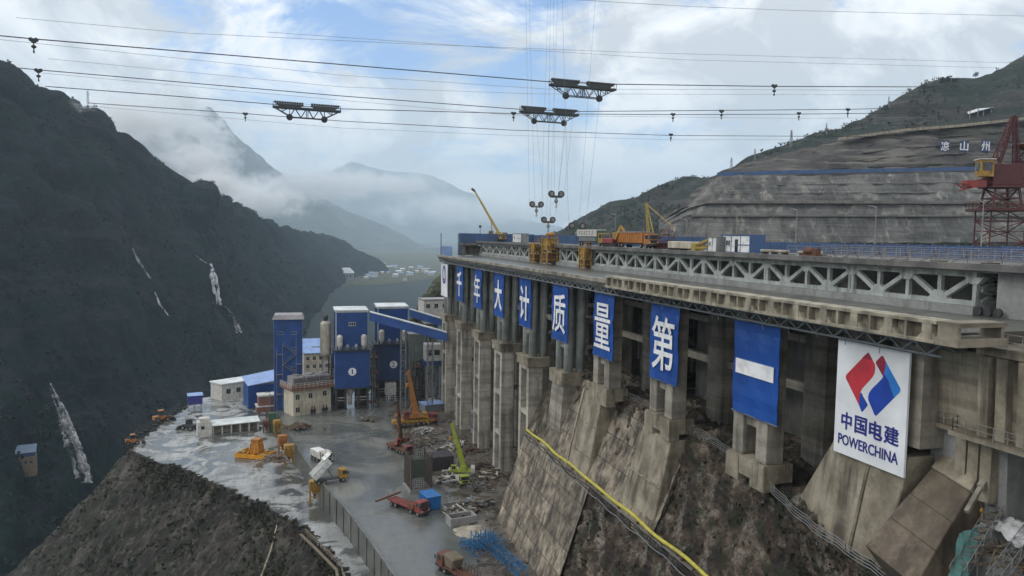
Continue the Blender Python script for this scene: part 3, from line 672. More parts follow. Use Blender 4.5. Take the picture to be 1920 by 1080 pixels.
MB().bx(49.0, 51, 34, 44.6, 42.2, 42.58).bx(50.0,52,44.6,48.8,42.2,42.58).build('walkway', M['dam'], dam)
MB().hexa([(51.6,41.2,28),(64,41.2,28),(64,48.6,28),(51.6,48.6,28)], [(51.0,41.2,42.15),(64,41.2,42.15),(64,48.0,42.15),(51.0,48.0,42.15)]).hexa([(56,30,28),(64,30,28),(64,41.2,28),(56,41.2,28)], [(54.5,30,42.15),(64,30,42.15),(64,41.2,42.15),(54.5,41.2,42.15)]).build('lower_wall', M['grey_con'], dam)
for y in (44.6, 43.5, 42.4): MB().bx(50.3, 51.4, y-.5, y+.42, 37.5, 42.15).build('stain_pilaster', M['buttress'], dam)
def railing(mb, pts, h=1.1, step=1.1, t=.045, rails=2):
    for a, b in zip(pts[:-1], pts[1:]):
        a = Vector(a); b = Vector(b); n = max(1, int((b-a).length/step))
        for i in range(n+1):
            p = a.lerp(b, i/n); mb.bar(p, p+Vector((0,0,h)), t)
        for r in range(rails): mb.bar(a+Vector((0,0,h*(r+1)/rails)), b+Vector((0,0,h*(r+1)/rails)), t)
    return mb
railing(MB(), [(49.6,47.5,49.38),(49.6,36,49.38)]).build('upper_railing', M['rail_grey'], dam)
railing(MB(), [(50.2,48.6,42.6),(50.1,44.8,42.6),(49.1,44.3,42.6),(49.1,34,42.6)], 1.0).build('lower_railing', M['rail_grey'], dam)
# sloping concrete buttresses standing against the rock
def buttress(name, label, bot, top, mat=None, bevel=.12):
    b = thing(name, label, 'buttress', (0,0,0))
    MB().hexa(bot, top).build('sloped_face', mat or M['buttress'], b, bevel=bevel); return b
b = buttress('slope_buttress', 'sloping concrete buttress below the pier beside the sixth blue banner', [(45.7,108.6,17.2),(53,108.6,17.2),(53,117.4,17.2),(45.7,117.4,17.2)], [(48.1,108.2,31.4),(54,108.2,31.4),(54,115.2,31.4),(48.1,115.2,31.4)])
MB().hexa([(45.45,117.0,17.2),(46.2,117.0,17.2),(46.2,117.6,17.2),(45.45,117.6,17.2)], [(47.9,114.9,31.6),(48.6,114.9,31.6),(48.6,115.4,31.6),(47.9,115.4,31.6)]).build('edge_pipe', M['tan'], b)
for z in (21.5, 26.4):
    x = 45.7+(z-17.2)*.169; MB().bx(x-.05, x+.6, 108.6, 117.0-(z-17.2)*.13, z, z+.12).build('joint', M['dam'], b)
b2 = buttress('slope_buttress', 'broad stepped concrete buttress below the pier of the banner with the seventh character', [(45.9,87.0,16.5),(52,87.0,16.5),(52,97.5,16.5),(45.9,97.5,16.5)], [(48.3,86.2,30.4),(54,86.2,30.4),(54,94.2,30.4),(48.3,94.2,30.4)])
MB().bx(47.0, 47.9, 86.7, 95.8, 24.0, 24.15).build('joint', M['tan'], b2)
b3 = thing('sign_buttress', 'flared concrete block under the white company board', 'buttress', (0,0,0))
bp = [(47.6,49.2,29.5),(54,49.2,29.5),(54,63,30.8),(50.3,63,30.8),(47.6,56.4,29.5)]; tp = [(48.5,47.6,39.5),(54,47.6,39.5),(54,57,39.5),(49.8,57,39.5),(48.5,55.6,39.5)]
MB().add(bp+tp, [(4,3,2,1,0),(5,6,7,8,9)]+[(i,(i+1)%5,5+(i+1)%5,5+i) for i in range(5)]).build('sloped_face', M['buttress'], b3, bevel=.1)
MB().bx(48.6, 53, 46.8, 50.0, 40.4, 49.4).bx(48.6, 53, 52.2, 55.4, 40.4, 49.4).build('column', M['concrete'], b3)
MB().hexa([(47.45,52.6,29.6),(48,52.6,29.6),(48,52.9,29.6),(47.45,52.9,29.6)], [(48.35,51.4,39.3),(48.9,51.4,39.3),(48.9,51.7,39.3),(48.35,51.7,39.3)]).build('drain_pipe', M['dam'], b3)
TL, TR, BR, BL = atY(1783,833,47.0), atY(1850,868,43.2), atY(1715,1100,42.2), atY(1622,1022,47.2)
dn = Vector((2.6,0,-3.2))
b4 = thing('slope_strut', 'leaning concrete strut of stepped blocks in the lower right corner', 'strut', (0,0,0))
def lerp4(u0, u1, lift):
    l0, l1 = TL.lerp(BL,u0), TL.lerp(BL,u1); q0, q1 = TR.lerp(BR,u0), TR.lerp(BR,u1)
    up_ = Vector((-.6,-.25,.75))*lift
    return [p+dn for p in (l0, q0, q1, l1)], [p+up_ for p in (l0, q0, q1, l1)]
for (u0, u1, lf, mt) in ((0,.235,.12,M['buttress']), (.235,.49,-.06,M['dark_dam']), (.49,.72,.03,M['dark_dam']), (.72,1.0,.0,M['dark_dam'])):
    bt, tp = lerp4(u0, u1, lf); MB().hexa(bt, tp).build('block', mt, b4, bevel=.06)
# ------------------------------------------------------------------ banners hung along the platform edge
def on_x(x, yc, zc): return lambda u, v, t: (x-.03-t, yc-u, zc+v)
CH = [(209.9,8.4,'千','thousand'),(189.0,8.0,'年',''),(168.6,8.0,'大',''),(148.4,8.0,'计',''),(127.7,8.2,'质',''),(108.1,7.6,'量',''),(88.3,7.6,'第',''),(68.1,8.0,'一','')]
SAY = ['blue banner with the character for thousand, the far end of the row', 'blue banner reading year, second from the far end of the row', 'blue banner with the character for big, a standing figure with spread legs', 'blue banner whose character has a speech mark beside a cross',
       'blue banner with the character for quality, fifth of the blue row', 'blue banner with a stacked boxy character just above the first sloping buttress', 'blue banner with the character for number, next to the single-stroke banner', 'blue banner with one thick white horizontal stroke']
for (yc, w, ch, _), lab in zip(CH, SAY):
    t = thing('banner', lab, 'banner', (0,0,0), group='blue character banners along the platform')
    zt, zb = 48.1, 37.95
    g = 8; m = MB()
    # cloth with slight ripples
    nx, nz = 9, 11; vs = []
    for j in range(nz):
        for i in range(nx):
            y = yc+w/2-w*i/(nx-1); z = zt+(zb-zt)*j/(nz-1); vs.append((48.0+.10*math.sin(i*1.7+yc)*math.sin(j*.9+yc*.3)+.05*math.sin(j*2.3+yc), y, z))
    fr = [(j*nx+i, j*nx+i+1, (j+1)*nx+i+1, (j+1)*nx+i) for j in range(nz-1) for i in range(nx-1)]
    m.add(vs, fr); m.add([(v[0]+.1, v[1], v[2]) for v in vs], [tuple(reversed(f)) for f in fr]); m.build('cloth', M['banner_blue'], t)
    m = MB()
    for s in (zt+.02, zb-.02): m.bx(48.0, 48.14, yc-w/2-.1, yc+w/2+.1, s-.06, s+.06)
    m.build_each('batten', M['steel_grey'], t)
    m = MB(); 
    if ch == '一': m.bx(47.84, 47.92, yc-3.35, yc+3.35, 42.3, 43.9)
    else: letter(m, ch, w*.80 if ch not in '千' else w*.72, 7.2, on_x(47.86, yc, 43.0), {'千':.026,'大':.026,'计':.022,'年':.007,'质':.010,'量':.006,'第':.010}[ch], .02)
    m.build('lettering', M['letter_white'], t)
# the large company board
t = thing('company_board', 'large white board with red and blue diamond emblem and POWERCHINA lettering', 'sign', (0,0,0))
yL, yR, zT, zB = 55.6, 47.5, 48.15, 37.9
MB().bx(47.85, 48.05, yR, yL, zB, zT).build('panel', M['banner_white'], t)
MB().bx(48.05, 48.2, yR+.2, yL-.2, zB+.3, zB+.5).bx(48.05, 48.2, yR+.2, yL-.2, zT-.5, zT-.3).bx(48.05, 48.2, yR+1, yR+1.2, zB, zT).bx(48.05, 48.2, yL-1.2, yL-1, zB, zT).build('frame', M['steel_grey'], t)
# photograph corners of the board -> board fractions by projection on the plane x = 48
def zoomp(x, y, off): p = atX(1540+x/4.0, 630+y/4.0, 47.84-off); return tuple(p)
def shape(name, pts, mat, off, par):
    m = MB(); n = len(pts); P = [zoomp(x, y, off) for x, y in pts]; Q = [(48.0-.14, p[1], p[2]) for p in P]
    m.add(P+Q, [tuple(range(n)), tuple(range(2*n-1,n-1,-1))]+[(i,(i+1)%n,n+(i+1)%n,n+i) for i in range(n)]); return m.build(name, mat, par)
red = shape('emblem', [(348,124),(358,130),(402,215),(404,248),(398,284),(380,315),(305,396),(292,428),(285,480),(283,520),(184,318),(183,300),(192,284)], M['logo_red'], .0, t)
shape('red_tip', [(348,124),(358,130),(384,180),(345,175),(305,165)], M['logo_maroon'], .012, red)
shape('dark_tail', [(292,428),(300,425),(312,452),(345,512),(345,524),(308,568),(300,566),(283,520),(285,480)], M['logo_blue'], .012, red)
blu = shape('emblem', [(484,195),(590,390),(592,410),(585,425),(415,596),(405,598),(398,590),(352,480),(350,455),(358,425),(380,395),(455,320),(470,285),(480,240)], M['logo_blue'], .0, t)
shape('light_facet', [(484,195),(590,390),(592,410),(585,425),(545,462),(500,330),(470,285),(480,240)], M['logo_cyan'], .012, blu)
shape('red_facet', [(452,148),(462,150),(484,195),(480,240),(470,285),(460,300),(408,205),(410,190)], M['logo_maroon'], .012, blu)
m = MB(); yc = (yL+yR)/2
for k, ch in enumerate('中国电建'): letter(m, ch, (1.28,1.42,1.5,1.6)[k], 1.55, on_x(47.84, yc+2.55-k*1.72, 41.0), .02, .015)
m.build('lettering', M['letter_blue'], t)
m = MB(); letter(m, 'POWERCHINA', 6.9, .95, on_x(47.84, yc+.02, 39.25), .012, .015); m.build('lettering', M['letter_blue'], t)
# narrow white board at the far end
t = thing('round_emblem_board', 'narrow white board with a dark round emblem at the far end of the platform', 'sign', (0,0,0))
yc = 231.3
MB().bx(47.85, 48.05, yc-4.8, yc+4.8, 37.6, 47.9).build('panel', M['banner_white'], t)
m = MB(); 
ring = [(47.83, yc+2.9*math.cos(a), 44.4+2.9*math.sin(a)) for a in [k*math.pi/16 for k in range(32)]]
inn = [(47.83, yc+2.1*math.cos(a), 44.4+2.1*math.sin(a)) for a in [k*math.pi/16 for k in range(32)]]
m.add(ring+inn, [(i,(i+1)%32,32+(i+1)%32,32+i) for i in range(32)])
m.add([(47.82,yc-.55,43.0),(47.82,yc+.55,43.0),(47.82,yc+.55,46.3),(47.82,yc-.55,46.3)], [(0,1,2,3)])
m.add([(47.82,yc-1.6,42.6),(47.82,yc+1.6,42.6),(47.82,yc+.5,43.4),(47.82,yc-.5,43.4)], [(0,1,2,3)])
m.build('emblem', M['letter_blue'], t)
# ------------------------------------------------------------------ services along the benches
t = thing('water_pipe', 'long yellow pipe running down along the lower bench of the slope', 'pipe', (0,0,0))
pts = [(45.9+.12*math.sin(y*.35), y, 18.55+.1*math.sin(y*.5)) for y in np.arange(139, 55, -2.0)]
MB().tube(pts, .25, 10).build('pipe', M['pipe_yellow'], t, smooth=True)
m = MB()
for y in np.arange(138, 56, -6): m.bx(45.6, 46.2, y-.15, y+.15, 17.9, 18.4)
m.build_each('support', M['rust'], t)
for k in range(3):
    pts = [(45.45-.13*k+.1*math.sin(y*.3+k), y, 17.75-.35*k+.16*math.sin(y*.9+k*2)) for y in np.arange(139, 55, -1.5)]
    tag(MB().tube(pts, .07, 5).build('hose', M['black'] if k < 2 else M['rope'], smooth=True), ['black hose lying close under the yellow pipe', 'black hose running midway below the yellow pipe', 'grey hose lowest of the three below the yellow pipe'][k], 'hose', 'hoses along the yellow pipe')
t = thing('bench_guard_rail', 'wire guard rail on thin posts along the upper bench in front of the piers', 'guard rail', (0,0,0))
m = MB(); posts = [(51.7-max(0,min(1,(94-y)/30))*2.6-max(0,min(1,(68-y)/10))*2.2, y, 31.6-max(0,80-y)*.08) for y in np.arange(107, 40, -4.2)]
for p in posts: m.bar(p, (p[0]-.1,p[1],p[2]+1.2), .07)
m.build_each('post', M['rust'], t)
for k in range(4):
    w = []
    for a, b in zip(posts[:-1], posts[1:]):
        for f in (0, .25, .5, .75): w.append((a[0]+(b[0]-a[0])*f-.1, a[1]+(b[1]-a[1])*f, a[2]+.3+.28*k-.5*f*(1-f)))
    MB().tube(w, .035, 4).build('wire', M['steel_grey'], t)
# ------------------------------------------------------------------ buildings
def window(par, x, y, z, w, h, face, frame=None, bars=1):
    """face: 'y' looks to -Y at depth y, 'x' looks to -X at depth x"""
    f = MB(); p = MB(); t = .09
    def b(m, u0, u1, z0, z1, d0, d1):
        if face == 'y': m.bx(x+u0, x+u1, y+d0, y+d1, z+z0, z+z1)
        else: m.bx(x+d0, x+d1, y+u0, y+u1, z+z0, z+z1)
    b(f, -w/2-t, w/2+t, -t, 0, -.1, .04); b(f, -w/2-t, w/2+t, h, h+t, -.08, .04); b(f, -w/2-t, -w/2, 0, h, -.08, .04); b(f, w/2, w/2+t, 0, h, -.08, .04)
    for k in range(bars): u = -w/2+w*(k+1)/(bars+1); b(f, u-.04, u+.04, 0, h, -.06, -.01)
    o = f.build('window', frame or M['white'], par); b(p, -w/2, w/2, 0, h, -.035, -.005); p.build('pane', M['glass'], o); return o
def heading(p, q): d = Vector(q)-Vector(p); return math.atan2(d.y, d.x)
def batch_tower(name, label, loc, w, mat, matl, digit, s=1.0):
    t = thing(name, label, 'plant tower', loc); D = 10.0; h = w/2
    m = MB()
    for x in (-h+.5, 0 if False else -h*.36, h*.36, h-.5):
        for y in (.4, D/2, D-.4): m.bx(x-.35, x+.35, y-.35, y+.35, 0, 7.0)
    m.bx(-h, h, 0, D, 6.7, 7.05)
    for x in (-h+.5, h*.36): m.bar((x,.4,1), (x+h*.6,.4,6.5), .22)
    m.bx(-h, -h*.36, 6, 9.5, 0, 6.6); m.bx(h*.36, h, 6, 9.5, 0, 6.6)
    m.build('steel_legs', M['steel_dark'], t)
    m = MB(); m.lathe([(.55,1.0),(.75,1.6),(.75,4.2),(2.2,6.7)], 14, c=(-.4,3.2,0)); m.build('discharge_chute', M['dirty_white'], t)
    MB().bx(-h*.9, h*.9, .2, .35, 3.9, 4.05).bx(-h*.9, h*.9, .2, .35, 3.0, 3.1).build('guard_bar', M['dirty_white'], t)
    def clad(x0, x1, y0, y1, z0, z1):                # ribbed sheet cladding
        m = MB().bx(x0, x1, y0, y1, z0, z1); n = int((x1-x0)/.5)
        for k in range(n+1): x = x0+(x1-x0)*k/n; m.bx(x-.06, x+.06, y0-.05, y0+.02, z0+.02, z1-.02)
        n = int((y1-y0)/.6)
        for k in range(n+1): y = y0+(y1-y0)*k/n; m.bx(x0-.05, x0+.02, y-.06, y+.06, z0+.02, z1-.02)
        return m
    b = clad(-h, h, 0, D, 7.1, 19.2).build('lower_body', mat, t)
    MB().bx(-h-.06, -h+.1, -.08, .1, 7.1, 19.2).build('corner_trim', M['plant_pale'], b)
    w1 = MB(); w1.bx(-h-.9, h+.9, -1.0, D+.3, 19.25, 19.5); w = w1.build('gallery', M['steel_dark'], t)
    m = MB(); railing(m, [(-h-.9,D,19.5),(-h-.9,-1,19.5),(h+.9,-1,19.5),(h+.9,D,19.5)], 1.1, 1.2, .07); m.build('railing', M['steel_grey'], w)
    u = clad(-h*.9, h*.9, 1.4, D, 19.5, 32.0).build('upper_body', matl, t)
    MB().bx(-h*.9-.12, -h*.9+.12, 1.25, 1.5, 19.5, 32.0).bx(-h*.9-.12, h*.9+.12, 1.2, 1.42, 31.5, 32.0).bx(-h*.9-.12,-h*.9,1.4,D,31.4,32.0).build('corner_trim', M['roof_white'], u)
    MB().hexa([(-h*.97,.9,32.02),(h*.97,.9,32.02),(h*.97,D+.3,32.02),(-h*.97,D+.3,32.02)], [(-h*.97,.9,32.3),(h*.97,.9,32.3),(h*.97,D+.3,32.7),(-h*.97,D+.3,32.7)]).build('roof', M['roof_white'], t)
    window(t, .2, 1.33, 27.2, 2.0, 1.0, 'y', bars=2)
    for s in (-1, 1):
        d = MB().lathe([(.9,21.0),(.95,23.8),(.5,24.4)], 14, c=(s*h*.70,.35,0)).lathe([(.3,19.6),(.9,21.0)], 14, c=(s*h*.70,.35,0)).build('dust_filter', M['dirty_white'], t)
        MB().lathe([(.5,19.5),(.7,20.6),(.2,21.4)], 12, c=(s*h*.25,.2,0)).build('feed_valve', M['steel_grey'], t)
    m = MB()
    for k in range(4): z = 7.5+k*3; m.bx(h+.05, h+1.2, 1, 6, z, z+.12); m.bar((h+1.1,1,z), (h+1.1,6,z+3), .12)
    m.bx(h+.1,h+.25,1,1.2,0,19.2).bx(h+1.1,h+1.25,1,1.2,0,19.2).bx(h+1.1,h+1.25,5.9,6.1,0,19.2); m.build('side_stair', M['steel_grey'], t)
    o = MB().lathe([(1.28,-.12),(1.28,-.06)], 28, 'Y', (.1,0,12.4)).build('number_disc', M['letter_white'], t)
    m = MB(); letter(m, digit, .42 if digit == '1' else .95, 1.5, lambda u, v, d: (.1+u, -.13-d, 12.4+v), .008, .01); m.build('digit', M['letter_blue'], o)
    m = MB(); 
    for k in range(2): m.bx(-.35, .55, -.1, -.06, 14.6+k*.9, 15.2+k*.9)
    m.build('sign_plate', M['plant_blue2'], t)
    return t
p1 = atZ(660,768,0); p2 = atZ(740,755,0)
batch_tower('batching_tower', 'blue concrete batching tower bearing the numeral 1', p1, 11.0, M['plant_blue'], M['plant_blue'], '1')
bt2 = batch_tower('batching_tower', 'darker streaked batching tower bearing the numeral 2', (p2.x, p2.y+4, 0), 11.2, M['plant_blue2'], M['plant_blue'], '2')
# covered conveyors
def conveyor(label, a, b, w, h, legs):
    t = thing('covered_conveyor', label, 'conveyor', (0,0,0), group='covered conveyors of the plant')
    a = Vector(a); b = Vector(b)
    MB().hexa([a+Vector((0,0,-h)), b+Vector((0,0,-h)), b+Vector((0,w,-h)), a+Vector((0,w,-h))], [a, b, b+Vector((0,w,0)), a+Vector((0,w,0))]).build('gallery', M['plant_blue'], t)
    MB().hexa([a+Vector((0,-.25,.02)), b+Vector((0,-.25,.02)), b+Vector((0,w+.25,.02)), a+Vector((0,w+.25,.02))], [a+Vector((0,-.25,.35)), b+Vector((0,-.25,.35)), b+Vector((0,w+.25,.35)), a+Vector((0,w+.25,.35))]).build('roof', M['roof_white'], t)
    for f in legs:
        p = a.lerp(b, f); m = MB(); m.lattice((p.x,p.y+w/2,0), (p.x,p.y+w/2,p.z-h), 1.6, 8, .14); m.build('support', M['steel_grey'], t)
    return t
c1 = conveyor('long blue conveyor gallery sloping down to the right from tower 1', atD(694,586,240), atD(838,624,232), 2.6, 2.7, (.45,.8))
for f in (.3,.38,.75,.83): pass
conveyor('shorter blue conveyor gallery sloping right from tower 2', atD(770,581,254), atD(838,601,250), 2.6, 2.5, (.7,))
t = thing('transfer_house', 'white clad transfer house under the long conveyor by the far piers', 'plant building', atZ(812,760,0))
MB().bx(-2.6, 2.6, 0, 5, 15, 20.5).build('wall', M['dirty_white'], t); MB().bx(-3.4, 3.2, -.4, 5.4, 13.4, 14.96).build('floor_deck', M['plant_blue2'], t)
m = MB()
for x in (-2.5, 2.5):
    for y in (.3, 4.7): m.bx(x-.25, x+.25, y-.25, y+.25, 0, 13.4)
m.bar((-2.5,.3,1),(2.5,.3,12),.2).bar((2.5,.3,1),(-2.5,.3,12),.2); m.build('legs', M['steel_grey'], t)
for x in (-1.2, 1.2): window(t, x, 0, 17, 1.6, 1.6, 'y', M['plant_blue2'])
# tall blue stair tower on the left
p = atZ(541,768,0)
t = thing('stair_tower', 'tall slim blue tower with outside stairs left of the plant', 'tower', (p.x,p.y,0), math.radians(-2))
def ribbed(x0, x1, y0, y1, z0, z1, st=.5):
    m = MB().bx(x0, x1, y0, y1, z0, z1); n = int((x1-x0)/st)
    for k in range(n+1): x = x0+(x1-x0)*k/n; m.bx(x-.06, x+.06, y0-.05, y0+.02, z0+.02, z1-.02)
    return m
ribbed(-4.3, 4.3, 0, 8, -6, 29.2).build('wall', M['plant_blue'], t)
MB().bx(-4.42, -4.3, -.05, 8, -6, 29.2).build('side_wall', M['plant_pale'], t)
MB().hexa([(-4.9,-.7,29.25),(4.9,-.7,29.25),(4.9,8.6,29.25),(-4.9,8.6,29.25)], [(-4.3,0,30.6),(4.3,0,30.6),(4.3,8,30.6),(-4.3,8,30.6)]).build('roof', M['roof_grey'], t)
for x, z in ((-2.4,24.4),(1.9,24.4),(1.6,19.2),(1.6,13)): window(t, x, -.03, z, 1.5, .8, 'y', M['plant_pale'], 2)
m = MB(); z = 2.0
m.bx(-1.75,-1.6,-1.5,-1.35,-1,21).bx(2.4,2.55,-1.5,-1.35,-1,23.5).bx(-3.6,-3.45,-1.5,-1.35,-1,20)
for k in range(6):
    a, b = (-1.6, 2.4) if k % 2 == 0 else (2.4, -1.6)
    m.bar((a,-.8,z), (b,-.8,z+3.2), .8, .12); m.bar((a,-1.4,z+1), (b,-1.4,z+4.2), .08); m.bx(-3.6,-1.6,-1.4,-.1,z,z+.1) if k % 2 else m.bx(2.3,5.2,-1.4,-.1,z,z+.1); z += 3.2
m.build('outside_stair', M['steel_grey'], t)
# pale silo
p = atZ(611,760,0)
t = thing('cement_silo', 'slim pale cement silo on legs between the blue tower and tower 1', 'silo', (p.x,p.y+1,0))
MB().lathe([(.6,15.2),(1.75,17.0),(1.75,27.2),(1.1,28.0)], 20).lathe([(1.8,22.4),(1.8,22.6)], 20).lathe([(1.8,24.9),(1.8,25.1)], 20).build('drum', M['cream'], t, smooth=False)
MB().lathe([(.7,28.05),(.8,29.4),(1.0,29.5),(.5,30.2)], 12).build('top_filter', M['steel_dark'], t)
m = MB()
for a in range(4): x, y = 1.5*math.cos(a*math.pi/2+.78), 1.5*math.sin(a*math.pi/2+.78); m.bx(x-.16, x+.16, y-.16, y+.16, 0, 17)
for z in (3,7,11,15): m.bar((-1.1,-1.1,z-2.5),(1.1,-1.1,z),.12).bar((1.1,-1.1,z-2.5),(-1.1,-1.1,z),.12).bx(-1.2,1.2,-1.2,-1.05,z,z+.15)
m.bx(-4.5,-1.7,-.6,.6,19.4,19.6).bar((2.0,-.5,2),(2.0,-.5,28),.12).bar((2.5,-.5,2),(2.5,-.5,28),.12); m.build('legs', M['steel_grey'], t)
# cream pump house with cooling units on its roof
p = atZ(550,781,0)
t = thing('cream_pump_house', 'two storey cream building with a railed flat roof carrying cooling units', 'building', (p.x,p.y,-.5), math.radians(22))
MB().bx(0, 12.5, 0, 7.5, 0, 8.6).build('wall', M['cream'], t)
MB().bx(-1.0, 13.3, -1.0, 8.4, 8.6, 9.1).bx(-.8, 13.1, -.8, -.66, 9.1, 10.3).bx(-.8,-.66,-.66,8.2,9.1,10.3).build('roof', M['brick'], t)
m = MB(); railing(m, [(-.9,8.2,9.1),(-.9,-.95,9.1),(13.2,-.95,9.1)], 1.7, 1.4, .1, 3); m.build('railing', M['dirty_white'], t)
for k in range(3):
    c = MB().bx(.5+k*4.3, 4.0+k*4.3, 1.2, 5.8, 9.12, 12.4).build('cooling_unit', M['roof_grey'], t)
    MB().lathe([(1.3,12.42),(1.2,12.9)], 16, c=(2.25+k*4.3,3.5,0)).build('fan_ring', M['steel_grey'], c)
    m = MB()
    for q in range(5): m.bx(.7+k*4.3, 3.8+k*4.3, 1.1, 1.18, 9.6+q*.5, 9.8+q*.5)
    m.build('louvre', M['steel_dark'], c)
for x, z in ((1.4,5.6),(5.6,5.6),(10.4,5.8),(1.4,1.6)): window(t, x, 0, z, 1.3, 1.6, 'y', M['dirty_white'])
m = MB()
for x in (5.6,6.4,9.4,10.4): m.lathe([(.18,0),(.18,3.2)], 8, c=(x,-1.2,0)); m.bx(x-.4,x+.4,-1.5,-.9,1.2,2.2)
m.build_each('pipework', M['steel_dark'], t)
# low white building
p = atZ(416,752,-5)
t = thing('white_low_house', 'long low white house with three dark windows left of the blue shed', 'house', (p.x,p.y,-4.5), math.radians(33))
MB().bx(0, 16, 0, 8, -1.5, 5.4).build('wall', M['dirty_white'], t); MB().bx(-.4, 16.4, -.4, 8.4, 5.42, 5.8).build('roof', M['roof_white'], t)
for x in (2.6, 6.6, 10.4): window(t, x, 0, 1.9, 1.5, 1.7, 'y', M['steel_grey'])
# blue shed with pale roof
p = atZ(466,766,-5)
t = thing('blue_shed', 'blue sheet metal shed with a pale sloping roof at the foot of the stair tower', 'shed', (p.x,p.y,-5), math.radians(14))
ribbed(0, 11, 0, 9, 0, 8.0).build('wall', M['plant_blue'], t)
MB().hexa([(-.3,-.5,8.02),(11.3,-.5,9.3),(11.3,10,11.2),(-.3,10,9.6)], [(-.3,-.5,8.2),(11.3,-.5,9.5),(11.3,10,11.4),(-.3,10,9.8)]).build('roof', M['plant_pale'], t)
# small blue hut
p = atZ(353,768,-5)
t = thing('small_blue_hut', 'small violet blue hut on posts at the outer end of the lot', 'hut', (p.x,p.y,-5), math.radians(10))
ribbed(0, 4.6, 0, 3.6, 1.6, 4.6).build('wall', paint('violet_cladding', (.035,.03,.23), .6, 0, .3), t); MB().hexa([(-.2,-.2,4.62),(4.9,-.2,4.62),(4.9,3.9,4.9),(-.2,3.9,4.9)], [(-.2,-.2,4.75),(4.9,-.2,4.75),(4.9,3.9,5.05),(-.2,3.9,5.05)]).build('roof', M['plant_pale'], t)
m = MB()
for x in (.2, 2.2, 4.4): m.bx(x-.15, x+.15, .1, .4, 0, 1.6); m.bx(x-.15,x+.15,3.1,3.4,0,1.6)
m.build_each('post', M['dirty_white'], t)
# pink trimmed hopper house
p = atZ(482,792,-5)
t = thing('hopper_house', 'reddish two level hopper house with white edged floors left of the cream building', 'hopper house', (p.x,p.y,-5), math.radians(8))
MB().bx(0, 7.5, 0, 5, 3.2, 4.9).bx(.6, 7.5, .6, 5, 4.9, 8.2).build('wall', M['brick'], t)
MB().bx(-.2, 7.8, -.3, 5.2, 4.92, 5.2).bx(.4, 7.8, .3, 5.2, 8.22, 8.7).build('floor_edge', M['dirty_white'], t)
m = MB()
for x in (.3, 3.6, 7.2):
    for y in (.3, 4.6): m.bx(x-.25, x+.25, y-.25, y+.25, 0, 3.2)
m.build('legs', M['concrete'], t)
m = MB(); m.bar((4.0,-.4,3),(4.0,-.4,10),.18).bar((5.6,-.4,3),(5.6,-.4,10.5),.14).bar((2.5,-.4,9.6),(6.5,-.4,10.2),.14); m.build('pole', M['steel_grey'], t)
# long narrow white-roofed shelter and its white end block
p = atZ(400,815,-5); q = atZ(484,806,-5); hd = heading(p, q); L = (q-p).length
t = thing('long_shelter', 'long narrow white roofed shelter with a white block at its left end', 'shelter', (p.x,p.y,-5), hd)
MB().hexa([(-.5,-.6,2.7),(L+.5,-.6,2.7),(L+.5,3.2,3.6),(-.5,3.2,3.6)], [(-.5,-.6,2.95),(L+.5,-.6,2.95),(L+.5,3.2,3.85),(-.5,3.2,3.85)]).build('roof', M['roof_white'], t)
MB().bx(0, L, 1.6, 3, 0, 2.9).build('back_wall', M['concrete'], t)
m = MB()
for k in range(6): m.bx(k*L/5-.2, k*L/5+.2, 0, 1.6, 0, 2.7)
m.build_each('bay_wall', M['dirty_white'], t)
MB().bx(-4.5, -.6, -1, 3, 0, 4.3).bx(-3.8,-1,-.4,2.6,4.3,5.3).build('end_block', M['dirty_white'], t)
MB().bx(-3.6,-2.6,-1.04,-.98,2.2,3.2).build('vent', M['glass'], t)
# houses behind the plant
p = atZ(570,712,-5)
t = thing('cream_house', 'cream house of three storeys with a pale blue roof seen between the two towers', 'house', (p.x,p.y,-5), math.radians(6))
MB().bx(0, 11, 0, 8, 0, 11).build('wall', M['cream'], t); MB().hexa([(-.4,-.6,11.02),(11.4,-.6,11.02),(11.4,8.4,16),(-.4,8.4,16)], [(-.4,-.6,11.3),(11.4,-.6,11.3),(11.4,8.4,16.3),(-.4,8.4,16.3)]).build('roof', M['plant_pale'], t)
for x in (1.6,4.3,7.0,9.6):
    for z in (1.5,4.8,8.2): window(t, x, 0, z, 1.3, 1.5, 'y', M['dirty_white'])
def far_house(label, px, py, z, w, d, h, wm, rm, rz=0, gable=True, cat='house', wins=3, name='bank_house', grp=None):
    p = atZ(px, py, z); t = thing(name, label, cat, p, rz, grp)
    MB().bx(-w/2, w/2, 0, d, -h, h).build('wall', wm, t); m = MB()
    if gable: m.hexa([(-w/2-.3,-.4,h+.02),(w/2+.3,-.4,h+.02),(w/2+.3,d+.4,h+.02),(-w/2-.3,d+.4,h+.02)], [(-w/2-.3,d*.48,h+h*.35),(w/2+.3,d*.48,h+h*.35),(w/2+.3,d*.52,h+h*.35),(-w/2-.3,d*.52,h+h*.35)])
    else: m.bx(-w/2-.3, w/2+.3, -.3, d+.3, h+.02, h+.5)
    m.build('roof', rm, t)
    for k in range(wins): window(t, -w/2+w*(k+.5)/wins, 0, h*.35, w/wins*.45, h*.35, 'y', M['dirty_white'])
    return t
far_house('flat roofed pale building on the bank above the end of the conveyors', 818, 585, 24, 11, 9, 5, M['dirty_white'], M['roof_grey'], .1, False)
far_house('low grey building on the bank just left of the platform end', 800, 600, 20, 9, 7, 3.4, M['cream'], M['roof_grey'], -.15, False)
